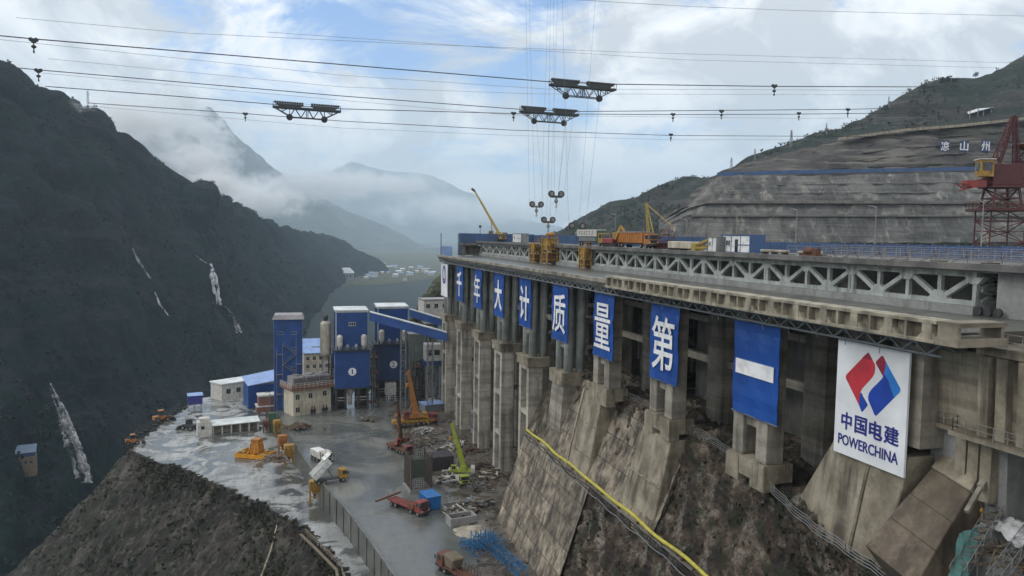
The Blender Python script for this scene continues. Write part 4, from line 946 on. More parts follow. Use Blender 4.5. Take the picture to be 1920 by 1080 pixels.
# big far shed and the houses of the riverside town
p = atD(637,523,2800)
def far_shed():
    t = thing('riverside_shed', 'large pale roofed shed far off on the river bank', 'shed', p, -.12); w = 98
    MB().bx(-w/2, w/2, 0, 60, -12, 22).build('wall', M['grey_con'], t)
    MB().hexa([(-w/2-3,-6,22.1),(w/2+3,-6,22.1),(w/2+3,64,22.1),(-w/2-3,64,22.1)], [(-w/2,6,38),(w/2-14,6,38),(w/2-14,58,40),(-w/2,58,40)]).build('roof', M['roof_white'], t)
    for k in range(8): MB().bx(-w/2+6+k*11.5, -w/2+11+k*11.5, -.5, .0, 6, 15).build('window', M['glass'], t)
far_shed()
random.seed(12)
mb = None
tp = [(676+i*3.6+random.uniform(-2,2), 512+7*math.sin(i*.35)+random.uniform(-11,9)) for i in range(42)]
proto = None
for i, (px, py) in enumerate(tp):
    q = atZ(px, py, RIV+3); s = random.uniform(.45, 1.0)
    t = thing('town_house', 'tiny pale house of the hazy town on the far river bank', 'house', q, random.uniform(-.4,.4), 'houses of the far riverside town')
    MB().bx(-13*s, 13*s, 0, 14, 0, 13*s).build('wall', random.choice((M['dirty_white'],M['grey_con'],M['cream'])), t)
    MB().hexa([(-14*s,-1,13*s+.1),(14*s,-1,13*s+.1),(14*s,15,13*s+.1),(-14*s,15,13*s+.1)], [(-14*s,6.5,18*s),(14*s,6.5,18*s),(14*s,7.5,18*s),(-14*s,7.5,18*s)]).build('roof', random.choice((M['roof_white'],M['roof_grey'],M['plant_pale'])), t)
# low delta the town stands on
pts = [atZ(600,527,RIV+1.5), atZ(640,536,RIV+1.5), atZ(720,534,RIV+1.5), atZ(830,520,RIV+1.5), atZ(900,490,RIV+1.5), atZ(900,463,RIV+1.5), atZ(600,463,RIV+1.5), atZ(560,500,RIV+1.5)]
tag(MB().add(pts, [tuple(range(len(pts)))]).build('shore', M['bank']), kind='structure')
# house with a blue roof across the gorge
def gorge_house():
    q = hill_ray(48, 862, [bpy.data.objects['mountain_left']]) or atD(50,850,395)
    t = thing('gorge_house', 'house with a pale blue roof and brown walls across the gorge on the left', 'house', q+(CAM-q).normalized()*14+Vector((0,0,-4)), .2)
    MB().bx(-6.4, 6.4, 0, 10, -8, 7).build('wall', M['wood'], t); MB().bx(-6, 6, .3, 8, 7.02, 10).build('upper_wall', M['plant_blue2'], t)
    MB().hexa([(-6.8,-.8,10.02),(6.8,-.8,10.02),(6.8,8.6,14),(-6.8,8.6,14)], [(-6.8,-.8,10.3),(6.8,-.8,10.3),(6.8,8.6,14.3),(-6.8,8.6,14.3)]).build('roof', M['roof_slate'], t)
    MB().hexa([(-11,-2,6),(-7,-2,7),(-7,6,11),(-11,6,10)], [(-11,-2,6.3),(-7,-2,7.3),(-7,6,11.3),(-11,6,10.3)]).build('lean_to_roof', M['roof_slate'], t)
    for x in (-3.5, 0, 3.5): window(t, x, 0, 2, 1.6, 1.8, 'y', M['wood'])
    t.scale = (.8,.8,.8)
gorge_house()

# pipe and steel clutter of the plant
def pipe_rack(label, px, py, w, h, dep, seed, z=0):
    p = atZ(px, py, z); t = thing('pipe_rack', label, 'pipe rack', p, 0, 'steel racks of the plant'); random.seed(seed); m = MB()
    for x in (-w/2, 0, w/2):
        for y in (0, dep): m.bx(x-.14, x+.14, y-.14, y+.14, 0, h)
    n = int(h/3.2)
    for k in range(1, n+1): m.bx(-w/2, w/2, -.1, .1, k*3.2-.12, k*3.2+.12).bx(-w/2, w/2, dep-.1, dep+.1, k*3.2-.12, k*3.2+.12)
    for k in range(n): m.bar((-w/2,0,k*3.2), (0,0,k*3.2+3.2), .12).bar((w/2,0,k*3.2), (0,0,k*3.2+3.2), .12)
    m.build('frame', M['steel_dark'], t)
    for k in range(5):
        x = random.uniform(-w/2,w/2); z0 = random.uniform(0,h*.3); z1 = random.uniform(h*.5,h); y = random.uniform(.3,dep)
        MB().tube([(x,y,z0),(x,y,z1),(x+random.uniform(-2,2),y,z1+.4)], random.choice((.18,.28,.4)), 8).build('pipe', random.choice((M['steel_grey'],M['rust'],M['dirty_white'],M['steel_dark'])), t)
    m = MB()
    for k in range(4): m.bx(-w/2,w/2,0,dep,k*h/4+1.4,k*h/4+1.5)
    m.build_each('grating', M['rust'], t)
pipe_rack('dark steel pipe rack between the two numbered towers', 700, 764, 3.4, 20, 5, 1)
pipe_rack('steel pipe rack between the silo and tower 1', 623, 766, 2.0, 17, 4, 2)
pipe_rack('rusty steel rack to the right of tower 2 under the conveyors', 786, 760, 4.2, 15, 6, 3)
pipe_rack('steel frame in front of the stair tower beside the cream pump house', 556, 766, 3.0, 9, 3, 4, -1)
t = thing('mixer_stand', 'pale inclined chute and railings at the foot of tower 2', 'chute', atZ(733,752,0))
MB().bar((-1.4,0,0),(-1.4,0,6),.3).bar((1.4,0,0),(1.4,0,6),.3).bx(-1.8,1.8,0,2.6,2.2,6.2).build('tank', M['dirty_white'], t); MB().bx(-2.1,2.1,-.4,-.3,1.6,1.75).bx(-2.1,2.1,-.4,-.3,.8,.95).build('guard_bar', M['dirty_white'], t)

t = thing('clad_shaft', 'grey green streaked sheet clad shaft just right of tower 2', 'plant building', atZ(785,757,0))
MB().bx(-2.8, 2.8, 3, 9, 0, 23).build('wall', paint('grey_green_sheet', (.10,.13,.12), .6, .1, .7, (.22,.21,.18), .6), t); m = MB()
for k in range(12): x = -2.7+k*.49; m.bx(x-.05, x+.05, 2.92, 3.0, .1, 22.9)
m.build('rib', M['steel_grey'], t); MB().bx(-3, 3, 2.8, 9.2, 23.02, 23.4).build('roof', M['roof_grey'], t)
# ------------------------------------------------------------------ vehicles and plant on the ground
def wheels(par, xs, half, r, w):
    for x in xs:
        for s in (-1, 1):
            o = MB().lathe([(r*.8,-w/2),(r,-w/2+.06),(r,w/2-.06),(r*.8,w/2)], 16, 'Y', (x, s*half, r)).build('wheel', M['black'], par)
            MB().lathe([(r*.55,-.03),(r*.45,.03),(r*.15,.06)], 12, 'Y', (x, s*(half+w/2), r)).build('rim', M['rim'], o)
def cab(par, x, l, w, z0, z1, mat, front=1):
    """lorry cab whose nose points along +X"""
    c = MB().hexa([(x,-w/2,z0),(x+l,-w/2,z0),(x+l,w/2,z0),(x,w/2,z0)], [(x,-w/2+.08,z1),(x+l-.28,-w/2+.08,z1),(x+l-.28,w/2-.08,z1),(x,w/2-.08,z1)]).build('cab', mat, par, bevel=.07)
    h = z1-z0; f = lambda t: x+l-.28*t
    MB().hexa([(f(.5)-.02,-w/2+.2,z0+h*.5),(f(.5)+.03,-w/2+.2,z0+h*.5),(f(.5)+.03,w/2-.2,z0+h*.5),(f(.5)-.02,w/2-.2,z0+h*.5)], [(f(.92)-.02,-w/2+.25,z0+h*.92),(f(.92)+.03,-w/2+.25,z0+h*.92),(f(.92)+.03,w/2-.25,z0+h*.92),(f(.92)-.02,w/2-.25,z0+h*.92)]).build('windscreen', M['glass'], c)
    for s in (-1, 1):
        y = s*(w/2-.015); MB().bx(x+l*.3, x+l*.82, min(y,y+s*.03), max(y,y+s*.03), z0+h*.52, z0+h*.88).build('side_window', M['glass'], c)
        MB().bx(x+l-.02, x+l+.05, s*(w/2-.35)-.17, s*(w/2-.35)+.17, z0+h*.12, z0+h*.24).build('headlight', M['dirty_white'], c)
        MB().bx(x+l-.1, x+l+.05, s*(w/2+.15)-.08, s*(w/2+.15)+.08, z0+h*.5, z0+h*.8).build('mirror', M['black'], c)
    MB().bx(x+l-.05, x+l+.1, -w/2, w/2, z0-.25, z0+h*.08).build('bumper', M['steel_dark'], c)
    MB().bx(x+l-.02, x+l+.03, -w/2+.5, w/2-.5, z0+h*.18, z0+h*.42).build('grille', M['black'], c)
    return c
def mobile_crane(label, loc, rz, slew, elev, length, body, boomm, cabm, s=1.0, bw=1.0, outr=True, ropes=True):
    t = thing('mobile_crane', label, 'crane', loc, rz)
    MB().bx(-6*s, 5.2*s, -1.25*s, 1.25*s, .9*s, 1.65*s).bx(-5.5*s,4.5*s,-.9*s,.9*s,.5*s,.9*s).build('carrier', body, t, bevel=.05)
    cab(t, 4.0*s, 2.1*s, 2.5*s, .9*s, 2.9*s, cabm)
    wheels(t, [x*s for x in (-4.8,-3.2,.6,2.2,3.6)], 1.05*s, .6*s, .45*s)
    if outr:
        for x in (-5.2, 2.9):
            for q in (-1, 1):
                o = MB().bx(x*s-.18, x*s+.18, min(q*1.2,q*3.2)*s, max(q*1.2,q*3.2)*s, .95*s, 1.3*s).build('outrigger', body, t)
                MB().lathe([(.1,.1),(.1,1.1)], 8, c=(x*s,q*3.1*s,0)).lathe([(.4,0),(.4,.12)], 10, c=(x*s,q*3.1*s,0)).build('jack', M['steel_grey'], o)
    R = Matrix.Translation((-1.2*s,0,1.66*s)) @ Matrix.Rotation(slew, 4, 'Z')
    def b(): return MB(R)
    b().lathe([(1.1*s,0),(1.1*s,.35*s)], 18).build('turntable', M['steel_dark'], t)
    sup = b().bx(-3.4*s,2.0*s,-1.2*s,1.2*s,.36*s,.8*s).bx(-2.2*s,-.6*s,-1.1*s,-.45*s,.8*s,1.9*s).bx(-2.2*s,-.6*s,.45*s,1.1*s,.8*s,1.9*s).build('superstructure', boomm, t, bevel=.05)
    b().bx(-4.4*s,-3.3*s,-1.3*s,1.3*s,.4*s,1.7*s).build('counterweight', body, sup, bevel=.06)
    oc = b().hexa([(.2*s,.55*s,.8*s),(2.1*s,.55*s,.8*s),(2.1*s,1.45*s,.8*s),(.2*s,1.45*s,.8*s)], [(.3*s,.6*s,2.3*s),(1.7*s,.6*s,2.3*s),(1.7*s,1.4*s,2.3*s),(.3*s,1.4*s,2.3*s)]).build('operator_cab', cabm, sup)
    b().bx(.6*s,1.5*s,1.44*s,1.47*s,1.3*s,2.1*s).build('cab_window', M['glass'], oc)
    d = Vector((math.cos(elev),0,math.sin(elev))); foot = Vector((-1.5*s,0,1.55*s)); Ls = [0,.38,.72,1.0]
    bo = None
    for k in range(3):
        w = (1.35-.26*k)*s*bw; m = b(); m.bar(foot+d*length*max(0,Ls[k]-.02), foot+d*length*Ls[k+1], w*.8, w, up=(0,1,0) if False else (0,0,1))
        o = m.build('boom' if bo is None else 'boom_section', boomm, t if bo is None else bo); bo = bo or o
    tip = foot+d*length
    b().bar(tip-d*.8*s, tip+d*.9*s+Vector((.3,0,-.5))*s, .5*s, .8*s).build('boom_head', M['steel_dark'], bo)
    b().tube([foot+Vector((2.4,0,-1.1))*s, foot+d*length*.3], .16*s, 8).build('ram', M['steel_grey'], bo)
    if ropes:
        hp = tip+d*.6*s; drop = min(length*.35, hp.z*.5)
        rp = b().tube([hp, hp+Vector((0,0,-drop))], .05*s, 5).build('hoist_rope', M['cable'], bo)
        b().lathe([(.12*s,-1.1*s),(.4*s,-.8*s),(.4*s,0)], 10, c=tuple(hp+Vector((0,0,-drop)))).build('hook_block', M['yellow'], rp)
    return t
# big orange crane by the far piers
p = atZ(779,799,.4)
mobile_crane('big orange mobile crane at the far piers, its boom raised before tower 2', (p.x,p.y+1.5,.4), math.radians(4), math.radians(176), math.radians(79), 13.2, M['yellow_dirty'], M['orange'], M['red'], 1.12)
# red crane lorry in front of it
p = atZ(752,852,.1)
mobile_crane('small red crane lorry with a rusty upright boom in front of the orange crane', (p.x,p.y+3,.05), math.radians(-66), math.radians(-70), math.radians(82), 10.5, M['rust'], M['rust'], M['red'], .85, outr=False)
# lime crane facing the camera
p = atZ(862,905,.4)
mobile_crane('mobile crane with a lime green boom beside the netted steel stack', (p.x+.3,p.y+2,.3), math.radians(-88), math.radians(252), math.radians(74), 10.8, M['dirty_white'], M['lime'], M['lime'], .9)
# red flatbed with loading beam
a = atZ(738,945,0); c = atZ(796,968,0); hd = heading(a, c)
t = thing('flatbed_lorry', 'red flatbed lorry with its loading ramp down beside the blue container', 'lorry', ((a.x+c.x)/2,(a.y+c.y)/2,0), hd)
MB().bx(-5.6,3.0,-.5,.5,.75,1.05).bx(-5.6,2.6,-1.25,1.25,1.06,1.28).build('flatbed', M['red'], t)
m = MB()
for x in np.arange(-5.4, 2.6, .9): m.bx(x, x+.12, -1.3, 1.3, 1.28, 1.36)
m.bx(1.0,2.7,-1.0,1.0,1.28,2.0); m.build('deck_beam', M['rust'], t)
cab(t, 3.1, 2.1, 2.45, .8, 3.0, M['red']); wheels(t, (-4.2,-2.9,2.0,4.2), 1.05, .52, .4)
MB().bar((-5.6,-4.2,1.5),(-5.9,2.6,1.7),.5,.3).build('loading_beam', M['rust'], t)
# red lorry at the bottom
a = atZ(828,1062,0); c = atZ(884,1100,0); hd = heading(c, a)
t = thing('drum_lorry', 'red lorry carrying a rusty rounded skip at the bottom edge of the roadway', 'lorry', ((a.x+c.x)/2,(a.y+c.y)/2,0), hd)
MB().bx(-5.5,3,-.5,.5,.7,1.1).bx(-5.5,2,-1.2,1.2,1.1,1.3).build('chassis', M['rust'], t)
cab(t, 2.6, 2.0, 2.4, .8, 2.9, M['dark_red']); wheels(t, (-4.4,-3.1,1.8,3.6), 1.05, .5, .4)
MB().hexa([(-.2,-1.0,1.3),(2.1,-1.0,1.3),(2.1,1.0,1.3),(-.2,1.0,1.3)], [(-.9,-1.2,3.3),(2.3,-1.2,3.5),(2.3,1.2,3.5),(-.9,1.2,3.3)]).build('skip', M['wood'], t, bevel=.2)
m = MB()
for x in np.arange(-5.4,-.8,.9): m.bar((x,-1.2,1.3),(x,-1.2,2.3),.08).bar((x,1.2,1.3),(x,1.2,2.3),.08)
m.bar((-5.4,-1.2,2.3),(-.9,-1.2,2.3),.08).bar((-5.4,1.2,2.3),(-.9,1.2,2.3),.08); m.build('stake_side', M['rust'], t)
# dump lorry with white roof, and the one tipping its bed over the wall
a = atZ(588,858,0); c = atZ(617,872,0); hd = heading(a, c)
t = thing('dump_lorry', 'beige dump lorry with a white topped body standing behind the tipping lorry', 'lorry', ((a.x+c.x)/2,(a.y+c.y)/2,0), hd, 'dump lorries at the wall')
def dumper(t, tip):
    MB().bx(-3.6,2.0,-.5,.5,.75,1.1).bx(-3.4,1.6,-1.2,1.2,.9,1.05).build('chassis', M['steel_dark'], t)
    cab(t, 2.0, 1.9, 2.4, .85, 2.9, M['yellow_dirty'] if tip else M['cream']); wheels(t, (-2.9,-1.6,2.7), 1.05, .55, .42)
    T = Matrix.Translation((-3.5,0,1.15)) @ Matrix.Rotation(math.radians(-tip), 4, 'Y')
    b = MB(T).bx(0,5.2,-1.25,1.25,0,.15).bx(0,5.2,-1.25,-1.1,.1,1.5).bx(0,5.2,1.1,1.25,.1,1.5).bx(5.05,5.2,-1.1,1.1,.1,1.9).bx(4.4,6.4,-1.2,1.2,1.75,1.9)
    o = b.build('dump_body', M['white'] if tip else M['dirty_white'], t)
    m = MB(T)
    for x in (.7,1.9,3.1,4.3): m.bx(x, x+.14, -1.33, -1.25, 0, 1.5).bx(x, x+.14, 1.25, 1.33, 0, 1.5)
    m.build('body_rib', M['dirty_white'], o)
    if tip: MB().tube([(.6,0,1.0), tuple(T @ Vector((3.6,0,0)))], .14, 8).build('ram', M['steel_grey'], t)
    else: MB(T).bx(.1,5.0,-1.15,1.15,1.5,1.62).build('load_cover', M['white'], o)
dumper(t, 0)
a = atZ(593,908,0); c = atZ(650,900,0); hd = heading(a, c)
t = thing('tipping_lorry', 'dump lorry with its white body raised, tipping over the low wall', 'lorry', ((a.x+c.x)/2-.3,(a.y+c.y)/2,0), hd, 'dump lorries at the wall'); dumper(t, 44)
# blue container
p = atZ(814,957,0)
t = thing('blue_container', 'small bright blue site container standing near the red flatbed', 'container', (p.x,p.y,0), math.radians(12))
m = MB().bx(-1.5,1.5,0,4.5,.15,2.75)
for k in range(9): y = .2+k*.5; m.bx(-1.55,-1.5,y,y+.22,.25,2.65); m.bx(1.5,1.55,y,y+.22,.25,2.65)
for k in range(6): x = -1.35+k*.48; m.bx(x,x+.2,-.05,0,.25,2.65)
m.build('body', M['blue_box'], t); MB().bx(-1.6,1.6,-.1,4.6,2.76,2.9).build('roof', M['blue_box'], t); MB().bx(-1.4,-.9,.1,.5,0,.15).bx(.9,1.4,.1,.5,0,.15).bx(-1.4,-.9,4,4.4,0,.15).bx(.9,1.4,4,4.4,0,.15).build('skid', M['steel_dark'], t)
# steel cage stack with green net, and the dark netted stack behind it
p = atZ(790,922,0)
t = thing('reinforcement_cage', 'tall open cage of reinforcing steel with a green net panel inside', 'steel cage', (p.x,p.y,0), math.radians(6))
m = MB(); W, Dp, Hh = 4.6, 5.5, 7.6
for x in np.linspace(-W/2, W/2, 10): m.bx(x-.06,x+.06,0,.12,.6,Hh).bx(x-.06,x+.06,Dp-.12,Dp,.6,Hh)
for y in np.linspace(0, Dp, 10): m.bx(-W/2-.06,-W/2+.06,y-.06,y+.06,.6,Hh).bx(W/2-.06,W/2+.06,y-.06,y+.06,.6,Hh)
for z in np.linspace(.8, Hh, 14): m.bx(-W/2,W/2,-.02,.1,z,z+.08).bx(-W/2,W/2,Dp-.1,Dp,z,z+.08).bx(-W/2-.04,-W/2+.06,0,Dp,z,z+.08).bx(W/2-.06,W/2+.04,0,Dp,z,z+.08)
for x in (-W/2, W/2):
    for y in (0, Dp): m.bx(x-.16,x+.16,y-.16,y+.16,0,Hh+.8)
m.build('bars', M['rebar'], t); MB().bx(-1.5,1.6,2.0,2.15,2.6,6.8).bx(-1.6,-1.45,1.9,4,2.6,6.8).build('net_panel', M['green'], t); MB().bx(-2.7,2.7,-.3,5.8,0,.6).build('plinth', M['grey_con'], t)
p = atZ(836,886,0)
t = thing('netted_stack', 'dark netted stack of formwork behind the lime crane', 'stack', (p.x-.5,p.y+1,0), math.radians(4))
MB().bx(-2.7,2.7,0,5,0,3.6).build('pile', paint('dark_net', (.035,.035,.05), .9, 0, .4), t); m = MB()
for k in range(8): m.bx(-2.8,2.8,-.08,0,.2+k*.45,.3+k*.45)
for x in np.linspace(-2.6,2.6,7): m.bx(x-.05,x+.05,-.12,-.08,0,3.7)
m.build('slats', M['rebar'], t)
# amber lifting frame on the lot
p = atZ(470,860,-5)
t = thing('amber_formwork', 'bright amber steel formwork frame with a box tower lying on the slurry covered lot', 'formwork', (p.x-.2,p.y,-5), math.radians(-28))
m = MB()
for y in (0,1.6,3.2,4.8,6.2): m.bx(-4.3,4.3,y-.15,y+.15,.1,.55)
for x in (-4.2,-2.1,0,2.1,4.2): m.bx(x-.15,x+.15,-.2,6.4,.45,.85)
m.bx(-4.4,4.4,-.3,-.1,.1,1.2).bx(-4.4,-4.2,-.2,6.4,.3,1.2); m.build('base_frame', M['bright_yellow'], t)
b = MB().hexa([(-1.4,2.2,.85),(1.4,2.2,.85),(1.4,5.4,.85),(-1.4,5.4,.85)], [(-1.0,2.6,4.6),(1.0,2.6,4.6),(1.0,4.8,4.6),(-1.0,4.8,4.6)]).build('box_tower', M['bright_yellow'], t)
m = MB()
for z in (1.2,2.1,3.0,3.9,4.5): m.bx(-1.55+z*.09,1.55-z*.09,2.0+z*.1,5.5-z*.12,z,z+.12)
for x in (-1.1,-.4,.4,1.1): m.bar((x*1.3,2.1,.9),(x*.9,2.5,4.6),.14)
m.build('stiffener', M['orange'], b); MB().bx(2.2,4.6,.3,1.6,.85,1.2).bx(-3.9,-2.2,1.2,2.0,.85,1.5).build('clamp', M['yellow'], t)
# hoppers and machines along the wall
def hopper(label, px, py, z, mat, s=1.0, h=4.6, grp='hoppers along the low wall'):
    p = atZ(px, py, z); t = thing('wall_hopper', label, 'hopper', p, random.uniform(-.3,.3), grp)
    m = MB()
    for x in (-1.0,1.0):
        for y in (-.9,.9): m.bx((x-.12)*s,(x+.12)*s,(y-.12)*s,(y+.12)*s,0,h)
    for q in range(3): z1 = h*(q+1)/3.2; m.bx(-1.1*s,1.1*s,-1.02*s,-.9*s,z1,z1+.15).bx(-1.1*s,-1.0*s,-1*s,1*s,z1,z1+.15)
    m.bar((-1*s,-.95*s,.2),(1*s,-.95*s,h*.6),.1); m.build('frame', mat, t)
    b = MB().hexa([(-.5*s,-.5*s,h*.42),(.5*s,-.5*s,h*.42),(.5*s,.5*s,h*.42),(-.5*s,.5*s,h*.42)], [(-1.15*s,-1.05*s,h*.8),(1.15*s,-1.05*s,h*.8),(1.15*s,1.05*s,h*.8),(-1.15*s,1.05*s,h*.8)]).bx(-1.2*s,1.2*s,-1.1*s,1.1*s,h*.8,h).build('bin', mat, t)
    MB().bx(-.25*s,.25*s,-.3*s,.3*s,h*.2,h*.42).build('gate', M['steel_dark'], t); return t
random.seed(5)
hopper('yellow hopper standing alone at the low wall below the tipping lorry', 590, 942, -5, M['yellow'], 1.0, 5.2)
hopper('dirty yellow hopper at the wall behind the amber formwork, nearer of the pair', 542, 872, -5, M['yellow_dirty'], 1.05, 5.6)
hopper('orange tinted hopper at the wall, farther of the pair by the amber formwork', 530, 850, -5, M['orange'], 1.0, 5.2)
hopper('rusty hopper near the green screen by the hopper house', 520, 818, -5, M['yellow_dirty'], .9, 5.0)
hopper('dull hopper beside the open end of the long shelter', 500, 812, -5, M['rust'], .9, 4.0)
p = atZ(511,812,-5); t = thing('green_screen', 'dark green screened frame between the hopper house and the wall', 'screen', p, .1)
MB().bx(-1.2,1.4,0,1.6,0,6.2).build('screen', M['green'], t); MB().bx(-1.3,-1.15,-.15,0,0,7).bx(1.3,1.45,-.15,0,0,7).bx(-1.3,1.45,-.15,0,3,3.15).build('frame', M['yellow_dirty'], t)
# loaders and small machines
def loader(label, px, py, z, rz, mat, s=1.0):
    p = atZ(px, py, z); t = thing('wheel_loader', label, 'loader', p, rz)
    MB().bx(-2.2*s,.8*s,-.8*s,.8*s,.6*s,1.7*s).build('body', mat, t, bevel=.1); c = MB().hexa([(-.8*s,-.7*s,1.7*s),(.6*s,-.7*s,1.7*s),(.6*s,.7*s,1.7*s),(-.8*s,.7*s,1.7*s)], [(-.7*s,-.6*s,3*s),(.4*s,-.6*s,3*s),(.4*s,.6*s,3*s),(-.7*s,.6*s,3*s)]).build('cab', M['glass'], t)
    MB().bx(-.85*s,.55*s,-.75*s,.75*s,3*s,3.12*s).build('cab_roof', mat, c)
    wheels(t, (-1.5*s, 1.1*s), .95*s, .65*s, .5*s)
    a = MB().bar((.6*s,-.5*s,1.2*s),(2.6*s,-.5*s,.7*s),.2*s).bar((.6*s,.5*s,1.2*s),(2.6*s,.5*s,.7*s),.2*s).build('arm', mat, t)
    MB().hexa([(2.4*s,-1.3*s,.2*s),(3.5*s,-1.3*s,.1*s),(3.5*s,1.3*s,.1*s),(2.4*s,1.3*s,.2*s)], [(2.3*s,-1.3*s,1.1*s),(2.7*s,-1.3*s,1.2*s),(2.7*s,1.3*s,1.2*s),(2.3*s,1.3*s,1.1*s)]).build('bucket', M['steel_dark'], a)
loader('dark wheel loader parked left of the long white roofed shelter', 354, 806, -5, 2.6, M['steel_dark'], 1.1)
loader('yellow roller like machine parked on the outer edge of the lot', 303, 790, -5, .6, M['orange'], 1.2)
loader('orange brown machine at the left tip of the lot', 250, 833, -5, .2, M['orange'], .95)
# blue scaffold heap and frame
def bars_heap(name, label, cat, loc, rx, ry, h, n, mat, L=(2,4), r=.07, rz=0, flat=.35):
    t = thing(name, label, cat, loc, rz); m = MB()
    for k in range(n):
        c = Vector((random.uniform(-rx,rx), random.uniform(-ry,ry), 0)); f = max(0, 1-(c.x/rx)**2*.5-(c.y/ry)**2*.5); c.z = .1+random.random()*h*f
        a = random.uniform(0, math.pi); d = Vector((math.cos(a), math.sin(a), random.gauss(0, flat))).normalized()*random.uniform(*L)/2
        q1, q2 = c-d, c+d; q1.z = max(q1.z, .05); q2.z = max(q2.z, .05); m.bar(q1, q2, r*2)
    m.build('bars', mat, t); return t
random.seed(8)
p = atZ(905,1030,0)
t = bars_heap('scaffold_heap', 'heap of blue scaffold frames at the foot of the formed slope', 'scaffold heap', (p.x,p.y,0), 3.4, 3.2, 2.4, 90, M['scaf_blue'], (1.6,3.6), .04, 0, .5)
m = MB()
for k in range(5):
    x = -2+k*.9
    m.bar((x,-1.2,0),(x,-1.2,3.2+.2*k),.14).bar((x,.8,0),(x,.8,3.4),.14).bar((x,-1.2,3.0),(x,.8,3.0),.12).bar((x,-1.2,1.6),(x,.8,1.6),.12)
m.bar((-2,-1.2,3),(1.8,-1.2,3),.12).bar((-2,-1.2,1.4),(1.8,-1.2,1.4),.12).bar((-2,-1.2,0.2),(1.8,-1.2,3),.1); m.build('frame', M['scaf_blue'], t)
a = atZ(930,1040,0); c = atZ(985,1090,0); hd = heading(a, c)
t = thing('steel_trestle', 'long blue lattice trestle lying on the ground below the scaffold heap', 'trestle', (a.x,a.y,0), hd)
MB().lattice((0,0,1.1),(11,0,1.1), 1.5, 9, .07).build('lattice', M['scaf_blue'], t)
# concrete troughs, debris, stacks under the piers
def trough(label, px, py, z, l, w, h, rz):
    p = atZ(px, py, z); t = thing('concrete_trough', label, 'trough', p, rz, 'concrete troughs by the slope foot')
    MB().bx(0,l,0,.35,0,h).bx(0,l,w-.35,w,0,h).bx(0,.35,.35,w-.35,0,h).bx(l-.35,l,.35,w-.35,0,h).bx(.35,l-.35,.35,w-.35,0,.3).build('wall', M['grey_con'], t)
    m = MB(); random.seed(int(px))
    for k in range(26): m.box((random.uniform(.6,l-.6), random.uniform(.6,w-.6), .35+random.random()*h*.5), (random.uniform(.2,.9),random.uniform(.2,.9),random.uniform(.15,.5)))
    m.build('rubbish', M['mud'], t)
trough('larger concrete trough with an end wall beside the pale ground', 845, 990, 0, 5.6, 3.0, 1.7, .14)
trough('smaller concrete trough just behind the larger one', 838, 965, 0, 5.0, 3.4, 1.2, .2)
random.seed(21)
def debris(name, label, px, py, rx, ry, h, n, mats, L=(1,4)):
    p = atZ(px, py, .6); t = thing(name, label, 'debris pile', p, random.uniform(-.3,.3), 'debris piles at the foot of the piers')
    for k, mt in enumerate(mats):
        m = MB()
        for _ in range(n):
            x, y = random.gauss(0,rx*.5), random.gauss(0,ry*.5); f = max(0.05, 1-(x/rx)**2-(y/ry)**2); s = random.uniform(.25,.8)
            if random.random() < .5:
                a = random.uniform(0,math.pi); d = Vector((math.cos(a),math.sin(a),random.gauss(0,.2)))*random.uniform(*L)/2; c = Vector((x,y,.1+random.random()*h*f)); m.bar(c-d, c+d, random.uniform(.12,.3))
            else: m.box((x,y,random.random()*h*f), (s*random.uniform(.7,2),s*random.uniform(.7,2),s*.6))
        m.build(('planks','rubble','scrap')[k], mt, t)
debris('debris_heap', 'heap of pale timber and scrap against the slope foot above the troughs', 893, 950, 4.5, 3.5, 1.8, 60, [M['wood'],M['mud'],M['steel_grey']])
debris('debris_heap', 'scrap heap at the foot of the nearest full height pier', 925, 895, 4, 3.5, 2.0, 55, [M['dirty_white'],M['mud'],M['wood']])
debris('debris_heap', 'dark scrap heap between the lime crane and the nearest full height pier', 902, 880, 3, 3, 1.8, 40, [M['rust'],M['steel_dark'],M['wood']])
debris('debris_heap', 'debris scattered at the base of the second nearest tall pier', 882, 850, 3.5, 3, 1.2, 40, [M['wood'],M['mud'],M['rust']])
debris('debris_heap', 'low scatter of boards behind the red crane lorry', 800, 828, 4, 4, .8, 45, [M['wood'],M['mud'],M['steel_grey']])
debris('debris_heap', 'stacked frames lying just in front of the orange crane', 795, 808, 4, 2, 1.0, 40, [M['steel_grey'],M['wood'],M['dirty_white']])
debris('debris_heap', 'loose boards scattered on the mud between the cage and the tall piers', 856, 838, 4, 4, .7, 40, [M['wood'],M['mud'],M['dirty_white']])
debris('debris_heap', 'grey scrap strewn just right of the lime crane', 898, 912, 3.5, 2.5, .9, 45, [M['steel_grey'],M['mud'],M['rust']])
debris('debris_heap', 'low litter of timber between the blue container and the troughs', 866, 958, 3, 2.2, .7, 40, [M['wood'],M['mud'],M['dirty_white']])
debris('debris_heap', 'pile of pale forms beside the reinforcement cage', 842, 900, 2.2, 2, .8, 30, [M['dirty_white'],M['mud'],M['steel_grey']])
debris('debris_heap', 'stack of boards and scrap beside the cream pump house and the wall', 560, 800, 3, 2.2, .9, 36, [M['wood'],M['mud'],M['rust']])
debris('debris_heap', 'scrap lying on the lot between the amber formwork and the nearest hoppers', 515, 862, 2.6, 1.8, .7, 34, [M['rust'],M['mud'],M['wood']])
debris('debris_heap', 'small litter of timber in front of tower 1', 690, 785, 2.4, 1.6, .5, 28, [M['wood'],M['mud'],M['steel_grey']])
def sandheap(px, py, rx, ry, h):
    c = atZ(px, py, .3); rows = []
    for k in range(9):
        f = k/8; rows.append([Vector((c.x+math.cos(a)*rx*f, c.y+math.sin(a)*ry*f, h*(1-f)**1.3-.02)) for a in np.linspace(0, 2*math.pi, 25)])
    o, _ = loft('sand', rows, 60, 24, M['sand'], .18, .5, kind='stuff', seed=71, rough=.6)
